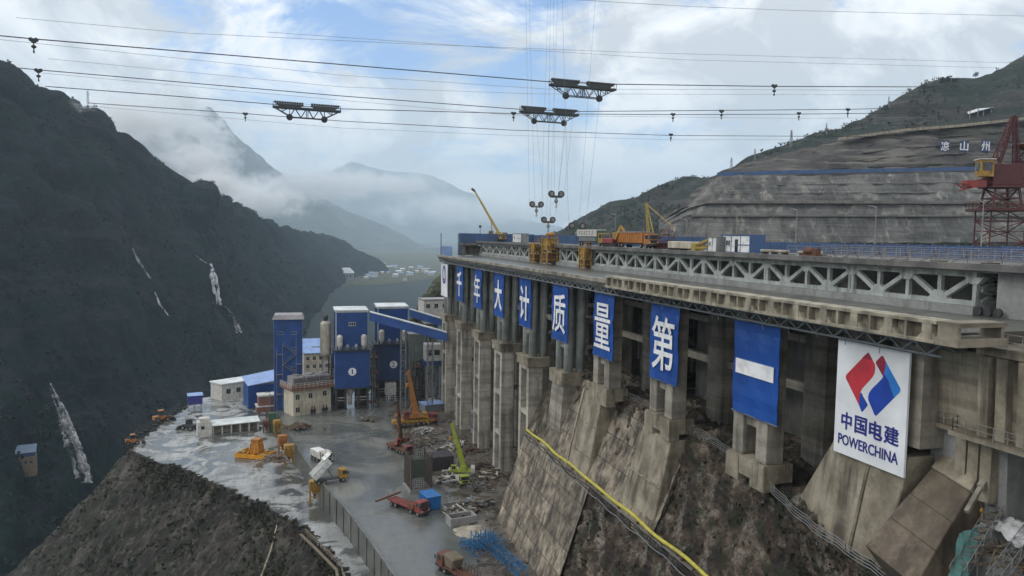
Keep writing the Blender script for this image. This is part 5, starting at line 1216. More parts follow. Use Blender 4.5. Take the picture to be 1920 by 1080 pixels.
sandheap(890, 992, 4.2, 4.5, .9)
p = atZ(815,772,1); t = thing('blue_grey_shed', 'low shed with a flat blue grey roof behind the orange crane', 'shed', p, .2)
MB().bx(-3.2,3.2,0,5,-1,2.2).build('wall', M['steel_grey'], t); MB().bx(-3.5,3.5,-.4,5.4,2.22,2.5).build('roof', M['plant_pale'], t)
# retaining wall between roadway and lot, with its coping and fence
t = thing('retaining_wall', 'low curving concrete retaining wall between the roadway and the lower lot', 'wall', (0,0,0))
m = MB(); W2 = WALL[1:]; m2 = MB()
for a, b in zip(W2[:-1], W2[1:]):
    n = Vector((-(b-a).y, (b-a).x, 0)).normalized(); n = n if n.x < 0 else -n; o = n*.45
    m.hexa([a+Vector((0,0,-5.2)), b+Vector((0,0,-5.2)), b+o+Vector((0,0,-5.2)), a+o+Vector((0,0,-5.2))], [a+Vector((0,0,.5*(a.y<178))), b+Vector((0,0,.5*(b.y<178))), b+o+Vector((0,0,.5*(b.y<178))), a+o+Vector((0,0,.5*(a.y<178)))])
    L = (b-a).length; k = max(1, int(L/4.5)) if b.y < 160 else 0
    for i in range(k):
        q = a.lerp(b, (i+.5)/k)+o; m2.hexa([q+Vector((0,-.2,-5.1)), q+n*.1+Vector((0,-.2,-5.1)), q+n*.1+Vector((0,.2,-5.1)), q+Vector((0,.2,-5.1))], [q+Vector((0,-.2,.3)), q+n*.1+Vector((0,-.2,.3)), q+n*.1+Vector((0,.2,.3)), q+Vector((0,.2,.3))])
m.build('wall', M['slab'], t); m2.build_each('pilaster', M['slab'], t)
# guard rail and post line at the outer edge of the cut
t = thing('edge_barrier', 'plank topped barrier along the lip of the cut beside the lower lot', 'barrier', (0,0,0))
m = MB(); m2 = MB(); E2 = [atZ(572,1002,-5), atZ(600,1028,-5), atZ(640,1068,-5), Vector((9.6,118,-5)), Vector((12,104,-5))]
for a, b in zip(E2[:-1], E2[1:]):
    k = max(1, int((b-a).length/1.6))
    for i in range(k+1): q = a.lerp(b, i/k); m2.bar(q, q+Vector((0,0,1.2)), .12)
    m.bar(a+Vector((0,0,1.1)), b+Vector((0,0,1.1)), .16).bar(a+Vector((0,0,.6)), b+Vector((0,0,.6)), .1).bar(a+Vector((-.9,0,.1)), b+Vector((-.9,0,.1)), .5, .25)
m.build('rail', M['wood'], t); m2.build_each('post', M['wood'], t)
t = thing('edge_fence', 'thin fence of posts and rails along the outer edge of the lot', 'fence', (0,0,0))
m = MB(); m2 = MB(); E3 = [atZ(238,838,-5), atZ(258,818,-5), atZ(285,803,-5), atZ(310,786,-5), atZ(336,768,-5)]
for a, b in zip(E3[:-1], E3[1:]):
    k = max(1, int((b-a).length/3))
    for i in range(k+1): q = a.lerp(b, i/k); m2.bar(q, q+Vector((0,0,2.4 if i%3 else 5)), .14)
    for z in (.9, 1.7, 2.3): m.bar(a+Vector((0,0,z)), b+Vector((0,0,z)), .12)
    for i in range(k): q = a.lerp(b, (i+.5)/k); m.box((q.x,q.y,q.z+.35), (1.6,1.0,.8))
m.build('rail', M['steel_dark'], t); m2.build_each('post', M['steel_dark'], t)
# pipes running down the cut earth
random.seed(3)
for k, (pts, lab) in enumerate([([(218,848),(170,935),(120,1010),(60,1090)], 'pale hose running down the left outline of the cut earth bank'), ([(225,852),(180,935),(150,1000),(118,1090)], 'thin pale pipe running down the bank beside the hose'), ([(522,985),(510,1030),(488,1090)], 'straight pale drain pipe down the middle of the cut earth bank')]):
    P = []
    for px, py in pts:
        # survey on to the bank itself
        b = bearing(px, py); best = None
        for v in mound_mb.v:
            d = Vector(v)-CAM; s = d.dot(FWD); q = (d-b*s).length/s
            if best is None or q < best[0]: best = (q, Vector(v))
        P.append(best[1]+Vector((-.15,-.35,.35)))
    tag(MB().tube(P, .13 if k < 2 else .2, 6).build('drain_hose' if k == 0 else 'drain_pipe', M['tan']), lab, 'pipe')
# ------------------------------------------------------------------ cable cranes over the valley
def cable(name, label, pts, y, r, mat, grp=None, sag=.0, par=None):
    P = [atY(px, py, yy if False else y) for px, py in pts]; out = []
    for a, b in zip(P[:-1], P[1:]):
        for k in range(6): out.append(a.lerp(b, k/6))
    out.append(P[-1])
    o = MB().tube(out, r, 5).build(name, mat, par, smooth=True)
    return tag(o, label, 'cable', grp) if not par else o
YA, YB, YC, YD = 205.0, 228.0, 236.0, 262.0
CG = 'cables of the cable cranes'
cable('track_cable', 'topmost thick cable carrying the highest and largest carriage', [(-120,58),(0,67),(63,73),(640,121),(1025,153),(1160,158),(1450,162),(1733,163),(1800,162)], YA, .14, M['cable'], CG)
cable('track_cable', 'thick cable carrying the middle carriage at the centre of the valley', [(20,126),(72,131),(640,180),(975,205),(1090,209),(1353,207),(1590,205),(1797,200)], YB, .12, M['cable'], CG)
cable('track_cable', 'thick cable carrying the left hand carriage', [(85,162),(300,178),(517,196),(635,204),(965,213),(1260,215),(1500,214),(1765,211)], YC, .12, M['cable'], CG)
cable('track_cable', 'lowest of the thick cables, with no carriage in sight', [(165,193),(460,213),(640,227),(960,244),(1258,254),(1600,256),(1700,256)], YD, .11, M['cable'], CG)
thin = [([(-50,69),(640,141),(1025,167),(1400,168),(1720,170)], YA, 'thin rope running close under the topmost thick cable'), ([(30,33),(350,62),(760,82),(1180,98),(1900,118)], 180, 'faint thin rope crossing high over the blue patch of sky'),
        ([(500,60),(900,88),(1280,112),(1900,128)], 190, 'faint thin rope crossing just under the highest thin rope'), ([(90,110),(640,163),(1000,176),(1720,178)], 215, 'thin rope between the two upper thick cables'),
        ([(80,137),(640,188),(960,216),(1500,222),(1755,220)], YB, 'thin rope just below the cable of the middle carriage'), ([(170,199),(640,240),(960,254),(1260,262),(1600,262)], YD, 'thin rope just below the lowest thick cable'),
        ([(960,-8),(1120,2),(1290,12),(1500,20),(1920,30)], 150, 'thin rope at the upper edge of the sky right of the centre')]
for pts, y, lab in thin: cable('thin_rope', lab, pts, y, .045, M['rope'], CG)
def carriage(label, px, py, y, L, tilt):
    p = atY(px, py, y); t = thing('cable_carriage', label, 'cable carriage', p, 0, 'cable crane carriages'); t.rotation_euler = (0, math.radians(tilt), 0)
    s = L/20.0; S = Matrix.Scale(s, 4)
    def b(): return MB(S)
    fr = b()
    for y_ in (-.8,.8):
        fr.bar((-10,y_,0),(10,y_,0),.35,.6)
        fr.bar((-9.6,y_,-.1),(-5.15,y_,-2.5),.22).bar((9.6,y_,-.1),(5.15,y_,-2.5),.22).bar((-5.2,y_,-2.75),(5.2,y_,-2.75),.22)
        for x0, x1 in ((-5.15,-3.6),(-1.8,-3.6),(-1.8,-.3),(5.15,3.6),(1.8,3.6),(1.8,.3)):
            up_ = abs(x1) in (3.6,.3); fr.bar((x0,y_,-2.7 if abs(x0) != 1.8 else -2.7),(x1,y_,0),.18)
        for x in (-.25,.25,-5.15,5.15): fr.bar((x,y_,0),(x,y_,-2.75),.2)
        for x in (-7.4,7.4): fr.bar((x,y_,0),(x,y_,-1.2),.18).bar((x,y_,-1.2),(x*.74,y_,0),.14)
        for x in (-10,10): fr.bar((x,y_,0),(x,y_,1.5),.12)
    fr.bar((-10,-.8,0),(-10,.8,0),.3).bar((10,-.8,0),(10,.8,0),.3).bar((-10,-.8,1.4),(10,-.8,1.4),.06)
    f = fr.build('frame', M['carriage'], t)
    for sx in (-1,1):
        m = b()
        for k in range(12):
            x = sx*(1.15+k*.72+.3); m.lathe([(.36,-.35),(.36,.35)], 10, 'Y', (x,0,1.55))
        m.build('track_rollers', M['carriage'], t)
        m = b().hexa([(sx*5.15-3.0,-.5,.3),(sx*5.15+3.0,-.5,.3),(sx*5.15+3.0,.5,.3),(sx*5.15-3.0,.5,.3)], [(sx*5.15-4.2,-.45,1.15),(sx*5.15+4.2,-.45,1.15),(sx*5.15+4.2,.45,1.15),(sx*5.15-4.2,.45,1.15)])
        m.hexa([(sx*5.15-1.6,-.6,0),(sx*5.15+1.6,-.6,0),(sx*5.15+1.6,.6,0),(sx*5.15-1.6,.6,0)],[(sx*5.15-1.1,-.55,.9),(sx*5.15+1.1,-.55,.9),(sx*5.15+1.1,.55,.9),(sx*5.15-1.1,.55,.9)]); m.build('roller_bogie', M['carriage'], f)
        w = b().lathe([(.80,-.25),(.98,-.2),(.98,.2),(.80,.25)], 20, 'Y', (sx*5.15,0,-2.75)).build('sheave', M['carriage'], t)
    return t
carriage('highest and largest carriage, hanging on the topmost thick cable', 1093, 164, YA, 20.3, .6)
carriage('middle carriage just below and left of the highest carriage', 1030, 213, YB, 19.6, .5)
carriage('carriage hanging alone over the left half of the valley', 576, 205, YC, 19.6, .8)
# spacers riding on the cables
def spacer(label, px, py, y, s=1.0):
    p = atY(px, py, y); t = thing('cable_spacer', label, 'cable spacer', p, 0, 'small spacers hanging on the cables')
    S = Matrix.Scale(s, 4)
    MB(S).lathe([(.3,-.15),(.5,-.15),(.5,.15),(.3,.15)], 12, 'Y', (-.55,0,.2)).lathe([(.3,-.15),(.5,-.15),(.5,.15),(.3,.15)], 12, 'Y', (.55,0,.2)).bx(-1.0,1.0,-.1,.1,-.05,.5).hexa([(-.35,-.1,-.6),(.35,-.1,-.6),(.35,.1,-.6),(-.35,.1,-.6)],[(-.8,-.1,-.02),(.8,-.1,-.02),(.8,.1,-.02),(-.8,.1,-.02)]).build('saddle', M['carriage'], t)
    MB(S).bx(-.1,.1,-.1,.1,-2.7,-.6).lathe([(.15,-1.0),(.55,-1.25),(.55,-1.55),(.12,-1.9)], 10).bx(-.16,.16,-.16,.16,-2.9,-2.3).build('hanger', M['carriage'], t)
for a in [('spacer nearest the left edge on the topmost thick cable',63,76,YA,1.0),('spacer at the left, on the cable of the middle carriage, by the mountain outline',72,133,YB,.95),('spacer on the lowest thick cable to the left of the lone carriage',460,214,YD,.8),
          ('spacer beside the left end of the middle carriage',963,213,YC,.85),('spacer on the two close cables, right of the middle carriage, nearest to it',1262,215,YC,.85),('only spacer on the lowest thick cable right of the middle carriage',1258,253,YD,.85),
          ('spacer second along the middle cable, right of the middle carriage',1353,209,YB,.9),('small spacer hung between two larger ones over the low bright clouds',1498,213,YC,.85),('spacer on the middle cable just before it meets the right hillside',1590,206,YB,.9),
          ('spacer on the topmost cable over the bright cloud gap, right of the largest carriage',1452,162,YA,1.0),('spacer on the topmost cable just touching the right hillside',1733,163,YA,1.0),('spacer next to the slanting white roof on the right hillside',1797,202,YB,.85),('spacer against the dark right hillside, left of the slanting white roof',1760,211,YC,.75)]: spacer(*a)
# hook blocks with twin sheaves
def hook_block(label, px, py, y, s, mat, ropes, mirror=1):
    p = atY(px, py, y); t = thing('hook_block', label, 'hook block', p, 0, 'hook blocks hanging over the platform'); S = Matrix.Scale(s, 4)
    for x in (-1.5,1.5):
        w = MB(S).lathe([(.86,-.22),(.98,-.2),(.98,.2),(.86,.22)], 22, 'Y', (x,0,.35)).build('sheave', M['steel_dark'], t)
        m = MB(S); m.lathe([(.55,-.26),(.55,.26)], 18, 'Y', (x,0,.35))
        m.build('sheave_cheek', M['rim'], w)
    MB(S).hexa([(-1.9,-.16,-.75),(1.9,-.16,-.75),(1.9,.16,-.75),(-1.9,.16,-.75)], [(-1.2,-.16,-.1),(1.2,-.16,-.1),(1.2,.16,-.1),(-1.2,.16,-.1)]).build('yoke', mat, t)
    MB(S).hexa([(-.35,-.15,-1.5),(.35,-.15,-1.5),(.35,.15,-1.5),(-.35,.15,-1.5)], [(-.2,-.15,-.75),(.2,-.15,-.75),(.2,.15,-.75),(-.2,.15,-.75)]).lathe([(.25,-2.3),(.55,-2.0),(.55,-1.5),(.3,-1.2)], 12).build('swivel', M['steel_grey'], t)
    MB(S).tube([(0,0,-2.3),(0,0,-2.9),(.3,0,-3.2),(.1,0,-3.55),(-.3,0,-3.4)], .13, 8).build('hook', M['steel_dark'], t)
    m = MB()
    for dx, (qx, qy) in ropes:
        q = atY(qx, qy, y); m.tube([p+Vector((dx*s,0,.35*s)), q], .03, 5)
    m.M = None; o = m.build('hoist_ropes', M['rope'], None); o.parent = t; o.matrix_parent_inverse = t.matrix_world.inverted(); o.matrix_parent_inverse = Matrix.Translation(-p)
    return t
hook_block('hook block hanging lowest on the left of the four, over the truss', 1006, 385, 226, .98, M['steel_grey'], [(-2.45,(986,-10)),(-.6,(992,-10)),(2.45,(1004,205))])
hook_block('hook block hanging highest of the four', 1043, 366, 206, 1.0, M['steel_dark'], [(-2.45,(1032,-10)),(-.55,(1038,-10)),(2.45,(1075,210)),(.6,(1060,220))])
hook_block('reddish hook block hanging over the yellow climbing machines', 1028, 414, 224, .98, M['rust'], [(-2.45,(1028,-10)),(.6,(1046,-10)),(2.45,(1062,225)),(-.6,(1030,205))])
hook_block('dark green hook block hanging in front of the right hillside', 1082, 426, 190, 1.02, M['green'], [(-2.4,(1054,-10)),(2.4,(1124,190)),(.55,(1117,-10))])
# ------------------------------------------------------------------ on the deck
DZ = 54.88
def dk(px, x, z=DZ): q = atX(px, 455, x); return Vector((x, q.y, z))
# blue sheet fence along the back and round the far end
t = thing('sheet_fence', 'long blue corrugated sheet fence along the back and far end of the deck', 'fence', (0,0,0))
m = MB(); m2 = MB()
def fence(a, b, h, step=2.0):
    a = Vector(a); b = Vector(b); n = int((b-a).length/step); d = (b-a).normalized(); nn = Vector((-d.y,d.x,0))*.06
    for i in range(n):
        p = a.lerp(b,i/n); q = a.lerp(b,(i+1)/n); hh = h+.04*math.sin(i*2.1)
        for k in range(6):
            u = p.lerp(q,k/6); w = p.lerp(q,(k+1)/6); o = nn if k%2 else nn*0
            m.hexa([u+o,w+o,w+o-nn*.6,u+o-nn*.6],[v+Vector((0,0,hh)) for v in (u+o,w+o,w+o-nn*.6,u+o-nn*.6)])
        m2.bar(p-nn*3, p-nn*3+Vector((0,0,h+.1)), .1)
fence((81.2,34,DZ),(81.2,120,DZ),1.75); fence((81.2,120,DZ),(81.2,242.4,DZ),2.5); fence((81.2,242.4,DZ),(60.8,243.2,DZ),2.7); fence((60.8,243.2,DZ-.55),(55.3,243.6,DZ-.55),3.25); fence((55.1,243.6,50.4),(55.1,239.2,50.4),7.1)
m.build('sheets', M['fence_blue'], t); m2.build('posts', M['steel_grey'], t)
t = thing('end_post', 'tall thin dark pole with a small white box at the far corner of the slab', 'pole', (47.6,235.5,50.3))
MB().lathe([(.14,0),(.12,7.2)], 8).build('pole', M['steel_dark'], t); MB().bx(.6,3.6,-.5,2.5,0,3.0).build('cabinet', M['plant_pale'], t)
# yellow climbing machines straddling the girder
def machine(label, px, x, w, d, h, z, mat, top=False):
    q = dk(px, x, z); t = thing('girder_machine', label, 'lifting machine', q, 0, 'yellow lifting machines on the girder')
    m = MB()
    for a in (-w/2, w/2):
        for b in (-d/2, d/2): m.bx(a-.16,a+.16,b-.16,b+.16,0,h)
    for k in range(4): zz = h*(k+.6)/4; m.bx(-w/2,w/2,-d/2-.1,-d/2+.1,zz,zz+.2).bx(-w/2-.1,-w/2+.1,-d/2,d/2,zz,zz+.2)
    m.build('frame', mat, t)
    MB().bx(-w/2+.2,w/2-.2,-d/2+.3,d/2-.2,.3,h*.42).build('drive_box', M['rust'], t, bevel=.05); MB().bx(-w/2+.1,w/2-.3,-d/2+.2,d/2-.3,h*.5,h*.92).build('upper_box', mat, t, bevel=.05)
    MB().lathe([(.45,-d/2-.22),(.45,-d/2-.05)], 14, 'Y', (0,0,h*.68)).build('drum', M['rust'], t)
    m = MB(); railing(m, [(-w/2,-d/2,h),(w/2,-d/2,h),(w/2,d/2,h)], .9, .9, .07); m.build('railing', M['yellow'], t)
    if top: MB().lathe([(.9,h),(1.1,h+.2),(1.1,h+.6),(.6,h+.9)], 16).build('hood', M['orange'], t)
    return t
machine('olive yellow lifting machine at the far end of the girder', 875, 60.6, 2.2, 3.0, 4.4, 50.4, M['yellow_dirty'])
machine('squat yellow lifting machine left of the largest one', 1004, 60.2, 1.7, 3.0, 5.0, 50.4, M['yellow_dirty'])
machine('largest yellow lifting machine with an orange hood, standing above the girder', 1031, 60.0, 2.5, 3.6, 6.6, 50.4, M['yellow_dirty'], True)
machine('yellow lifting machine standing alone to the right of the largest one', 1098, 60.2, 1.6, 2.6, 4.6, 50.4, M['yellow_dirty'])
# deck crane, lorries and machines
p = dk(930, 69)
mobile_crane('distant mobile crane with a dark and yellow boom at the far end of the deck', p, math.radians(-80), math.radians(-134), math.radians(58), 17.5, M['rust'], M['boom_yellow'], M['yellow'], .95, ropes=False, bw=.6)
def side_x(t): pass
def boxlorry(label, pa, pb, x, bodym, cabm, h, text=False, canopy=False):
    a = dk(pa, x); b = dk(pb, x); L = (a-b).length; t = thing('site_lorry', label, 'lorry', (a+b)/2, math.radians(-90), 'lorries on the deck')
    MB().bx(-L/2,L/2-1,-1.0,1.0,.7,1.05).build('chassis', M['steel_dark'], t)
    cab(t, L/2-2.2, 2.1, 2.4, .8, 2.9, cabm); wheels(t, (-L/2+1,-L/2+2.4,L/2-3.4,L/2-1.2), 1.0, .5, .4)
    b = MB().bx(-L/2,L/2-2.6,-1.25,1.25,1.06,1.06+h).build('body', bodym, t, bevel=.04)
    m = MB()
    for k in range(int(L-3)): m.bx(-L/2+.3+k,-L/2+.42+k,-1.31,-1.25,1.1,1.0+h)
    m.bx(-L/2,L/2-2.6,-1.33,-1.25,1.0+h,1.14+h); m.build('body_rib', bodym, b)
    if canopy: MB().bx(-L/2-.1,L/2-2.5,-1.35,1.35,1.1+h,1.3+h).build('cover', M['roof_grey'], b)
    return t
boxlorry('orange lorry with a long box body on the deck, the biggest orange thing there', 1166, 1226, 70, M['orange'], M['orange'], 2.1, canopy=True)
# pale board machine with a row of dark marks
a = dk(1092, 70); b = dk(1136, 70); L = (a-b).length
t = thing('board_lorry', 'lorry with a long pale sideboard carrying dark marks, left of the orange lorry', 'lorry', (a+b)/2, math.radians(-90), 'lorries on the deck')
MB().bx(-L/2,L/2-1,-1,1,.7,1.1).build('chassis', M['steel_dark'], t); cab(t, L/2-2, 2.0, 2.4, .8, 3.0, M['yellow_dirty']); wheels(t, (-L/2+1,-L/2+2.4,L/2-1), 1.0, .5, .4)
MB().bx(-L/2-.5,L/2-2.6,-1.3,-1.15,2.3,3.9).bx(-L/2-.5,L/2-2.6,-1.15,1.2,3.7,3.9).build('sideboard', M['dirty_white'], t)
m = MB()
for k in range(6):
    x = -L/2+.7+k*1.6; m.bx(x,x+.75,-1.33,-1.3,3.3,3.42).bx(x,x+.75,-1.33,-1.3,2.75,2.87).bx(x+.3,x+.45,-1.33,-1.3,2.6,3.5)
m.build_each('mark', M['steel_dark'], t); MB().bx(-L/2,L/2-3,-1.0,1.0,1.1,2.3).build('machinery', M['steel_grey'], t, bevel=.1)
m = MB(); m.bx(L/2-3.4,L/2-2.4,-1.2,.8,1.1,3.6); m.build('green_tank', M['green'], t)
t = thing('excavator', 'red and yellow excavator with a bent arm between the board lorry and the orange lorry', 'excavator', dk(1147, 68), math.radians(-60))
for s in (-1,1): MB().hexa([(-1.6,s*.9-.3,.1),(1.6,s*.9-.3,.1),(1.6,s*.9+.3,.1),(-1.6,s*.9+.3,.1)],[(-1.9,s*.9-.3,.7),(1.9,s*.9-.3,.7),(1.9,s*.9+.3,.7),(-1.9,s*.9+.3,.7)]).build('track', M['black'], t)
MB().bx(-1.9,1.0,-1.1,1.1,.8,1.9).build('body', M['red'], t, bevel=.15); c = MB().bx(-.1,1.2,.2,1.1,1.9,3.2).build('cab', M['yellow'], t, bevel=.08); MB().bx(.2,1.22,.3,1.12,2.3,3.0).build('cab_window', M['glass'], c)
a_ = MB().bar((1.0,-.3,1.6),(2.6,-.3,4.6),.4,.5).build('boom', M['yellow'], t); MB().bar((2.5,-.3,4.6),(4.2,-.3,2.4),.3,.4).build('stick', M['yellow'], a_); MB().bx(3.8,4.7,-.8,.2,1.4,2.4).build('bucket', M['steel_dark'], a_)
# lattice piling crane (yellow mast and dark red lattice base)
q = dk(1217, 72); t = thing('drill_rig', 'yellow A shaped mast rig with a dark red lattice base beside the orange lorry', 'drill rig', q)
MB().bar((0,.5,1),(-.4,1.2,9.4),.2).bar((0,-.6,1),(-.4,1.0,9.4),.2).bar((0,-3.0,1),(-.4,.8,9.2),.17).bar((0,.3,4),(0,-1.7,4),.12).bar((-.2,.7,6.5),(-.2,-.6,6.5),.12).build('mast', M['boom_yellow'], t)
MB().bar((-.5,1.2,9.3),(1.5,-7.4,4.0),.07).bar((-.4,1.2,9.3),(2.0,-7.4,4.0),.07).build('stay', M['boom_yellow'], t)
MB().lattice((0,-3,.6),(0,-9.5,.6), 1.1, 8, .08).lattice((0,-7.4,1.0),(0,-7.4,4.0), 3.0, 5, .07, .5).bx(-1.2,1.2,-6,-2,.2,1.0).build('base_lattice', M['crane_red'], t)
def low_block(label, pa, pb, x, h, mat, w=2.0, name='white_tank', cat='tank'):
    a = dk(pa, x); b = dk(pb, x); L = (a-b).length; t = thing(name, label, cat, (a+b)/2, math.radians(-90))
    MB().bx(-L/2,L/2,-w/2,w/2,.35,h).build('body', mat, t, bevel=.12); m = MB()
    for k in range(3): m.bx(-L/2+.5+k*(L-1.4)/2,-L/2+.9+k*(L-1.4)/2,-w/2,w/2,0,.35)
    m.build('skid', M['steel_dark'], t); return t
t = low_block('long low cream coloured tank on skids, left of the small white cabin', 1261, 1305, 67, 1.6, M['cream'])
t = thing('yellow_boom_frame', 'low yellow folding boom lying between the cream tank and the white cabin', 'boom', dk(1318, 67), math.radians(-90))
MB().bar((-3,0,.8),(3.4,0,2.4),.4).bar((3.2,0,2.4),(1.0,0,.9),.3).bar((-3,-.6,.5),(2.5,-.6,.7),.3).bx(-2.6,-1,-.8,.8,.1,1.2).build('boom', M['boom_yellow'], t)
def cabin(label, pa, pb, x, h, w, door=True, dark=False, nm='site_cabin'):
    a = dk(pa, x); b = dk(pb, x); L = (a-b).length; t = thing(nm, label, 'cabin', (a+b)/2, math.radians(-90), 'white cabins on the deck')
    MB().bx(-L/2,L/2,-w/2,w/2,.12,h).build('wall', M['white'], t)
    m = MB()
    for x_ in np.linspace(-L/2, L/2, max(3,int(L/2)+1)): m.bx(x_-.06,x_+.06,-w/2-.05,-w/2+.02,.1,h)
    for x_ in (-L/2, L/2): m.bx(x_-.08,x_+.08,-w/2-.07,w/2+.07,.05,h+.05)
    m.bx(-L/2-.1,L/2+.1,-w/2-.1,w/2+.1,h+.02,h+.2).bx(-L/2-.06,L/2+.06,-w/2-.06,-w/2,.0,.15); 
    if L > 5: m.bx(-L/2+L*.5,L/2,-w/2-.06,-w/2,h*.45,h*.5)
    m.build('frame', M['fence_blue'] if dark else M['steel_grey'], t)
    window(t, -L/2+L*.22, -w/2, h*.42, min(1.1,L*.2), h*.3, 'y', M['white'])
    if door: MB().bx(-L/2+L*.47,-L/2+L*.58,-w/2-.05,-w/2-.01,.15,h*.8).build('door', M['glass'], t)
    return t
cabin('larger white site cabin with dark blue corner posts and an open door', 1368, 1420, 69, 2.65, 2.6, True, True)
cabin('small white booth left of the larger site cabin', 1337, 1353, 67, 2.3, 1.8, False)
cabin('small white and grey container beside the distant deck crane', 968, 984, 72, 2.7, 2.4, False)
for i, (pa, pb, x, lab) in enumerate([(1430,1478,66,'long pale concrete beam lying in front of the blue fence, right of the larger cabin'), (1500,1540,65,'mossy concrete beam lying at the start of the railing')]):
    t = low_block(lab, pa, pb, x, .75, M['tan'], .9, 'concrete_beam', 'beam'); t['group'] = 'concrete beams on the deck'
t = thing('pump_set', 'small rusty pump set on the deck edge between the concrete beams', 'pump', dk(1523, 63.5), math.radians(-90))
MB().bx(-1.5,1.5,-.5,.5,.1,.35).build('base', M['rust'], t); MB().lathe([(.4,-1.2),(.45,-1.1),(.45,.2),(.3,.3)], 14, 'X', (0,0,.8)).bx(.4,1.2,-.35,.35,.35,1.1).build('pump', M['rust'], t)
t = thing('dark_loader', 'dark low machine near the far end of the deck fence', 'machine', dk(895, 66), math.radians(-90))
MB().bx(-2.5,1.6,-.8,.8,.5,1.5).bx(-.5,1,-.7,.7,1.5,2.4).build('body', M['steel_dark'], t, bevel=.1); wheels(t, (-1.6,1.0), .9, .55, .4)
t = thing('lamp_mast', 'short mast with a round dark lamp above the far end of the fence', 'lamp mast', dk(900, 72), 0)
MB().lathe([(.12,0),(.1,5.0)], 8).build('mast', M['steel_dark'], t); MB().lathe([(.2,5.0),(.55,5.3),(.55,5.7),(.2,6)], 12).build('lamp', M['steel_dark'], t)
# railing on the near part of the deck
t = thing('deck_railing', 'long weathered railing of thin posts along the near part of the deck', 'railing', (0,0,0))
m = MB(); railing(m, [(66.5,88,DZ),(66.5,30,DZ)], 1.35, 1.9, .06, 3); railing(m, [(71,84,DZ),(71,30,DZ)], 1.3, 2.2, .06, 3); railing(m, [(75.5,92,DZ),(75.5,30,DZ)], 1.5, 2.0, .06, 3); m.build('rails', M['rail_grey'], t)
m = MB()
for k in range(14): y = 86-k*4; m.bar((67.0,y,DZ),(69.4,y-2.4,DZ+1.5),.06).bar((69.5,y,DZ),(66.9,y-2,DZ+1.4),.05)
m.build('cross_bars', M['rust'], t)
# lamp posts behind the fence
def lamp(label, px, top, x, h=None):
    q = dk(px, x, 50.0); tp = atX(px, top, x); h = tp.z-50; t = thing('lamp_post', label, 'lamp post', q, 0, 'pale lamp posts behind the fence')
    MB().lathe([(.13,0),(.07,h)], 8).build('pole', M['rail_grey'], t); MB().bar((0,0,h-.1),(-1.2,-.3,h+.1),.08).build('arm', M['dirty_white'], t); MB().bx(-1.7,-1.0,-.5,-.1,h+.05,h+.2).build('lamp_head', M['steel_grey'], t)
lamp('tall pale lamp post behind the small booth, left of the larger cabin', 1380, 390, 86)
lamp('pale lamp post just right of the larger white cabin', 1492, 393, 87)
lamp('pale lamp post standing midway along the grey cut face', 1640, 388, 88)
lamp('pale lamp post directly left of the red tower crane', 1840, 378, 88)
lamp('faint lamp post rising above the board lorry at the foot of the right hillside', 1153, 402, 86)
lamp('faint thin lamp post behind the drill rig base', 1287, 412, 86)
# ------------------------------------------------------------------ red tower crane behind the deck
q = atD(1872, 450, 128); t = thing('tower_crane', 'dark red lattice tower crane with a yellow cabin behind the deck', 'tower crane', (q.x,q.y,50), math.radians(-24))
S = 1.0
MB().lattice((0,0,0),(0,0,12.6), 5.4, 7, .13).bx(-3.9,3.9,-3.9,3.9,12.5,12.9).build('tower', M['crane_red'], t)
m = MB(); railing(m, [(-3.9,-3.9,12.9),(3.9,-3.9,12.9),(3.9,3.9,12.9),(-3.9,3.9,12.9),(-3.9,-3.9,12.9)], 1.1, 1.3, .07); m.build('platform_railing', M['rust'], t)
MB().lattice((0,0,12.9),(0,0,16.4), 4.6, 2, .2, .8).bx(-2.6,2.6,-2.6,2.6,16.4,16.8).build('slewing_frame', M['crane_red'], t)
MB().bx(-2.4,2.4,-2,2,16.8,20.4).build('machine_house', M['crane_red'], t, bevel=.1)
MB().lattice((-2,0,18),(1.4,.3,28.6), 1.4, 9, .10, .4).lattice((2.2,0,18.5),(1.6,.3,28.6), .9, 9, .08, .5).bar((-1.0,-.6,20),(1.4,.2,28.8),.22).bar((2.4,.6,20.4),(1.6,.4,28.8),.2).build('a_frame', M['crane_red'], t)
MB().lattice((-2.4,-.5,17.6),(-7.4,-1.5,16.4), 1.0, 5, .12).bx(-6.4,-3.2,-1.7,.2,16.5,17.6).build('counter_jib', M['red'], t)
MB().lattice((2.4,0,17.6),(14,2.5,22), 1.5, 10, .13).lattice((3.0,0,20),(9,2,24.6),2.4,5,.13).build('jib', M['crane_red'], t)
c = MB().bx(-4.6,-2.5,-2.4,-.5,18.2,21.0).build('cabin', M['yellow_dirty'], t); MB().bx(-4.3,-2.8,-2.46,-2.38,19.2,20.6).bx(-4.66,-4.58,-2.0,-.8,19.2,20.6).build('cabin_window', M['glass'], c); MB().bx(-4.8,-2.3,-2.6,-.3,21.02,21.2).build('cabin_roof', M['dirty_white'], c)
MB().lathe([(2.6,23.2),(3.2,23.8),(1.5,24.2)], 14, c=(5.2,1,0)).build('rope_drum', M['rust'], t)
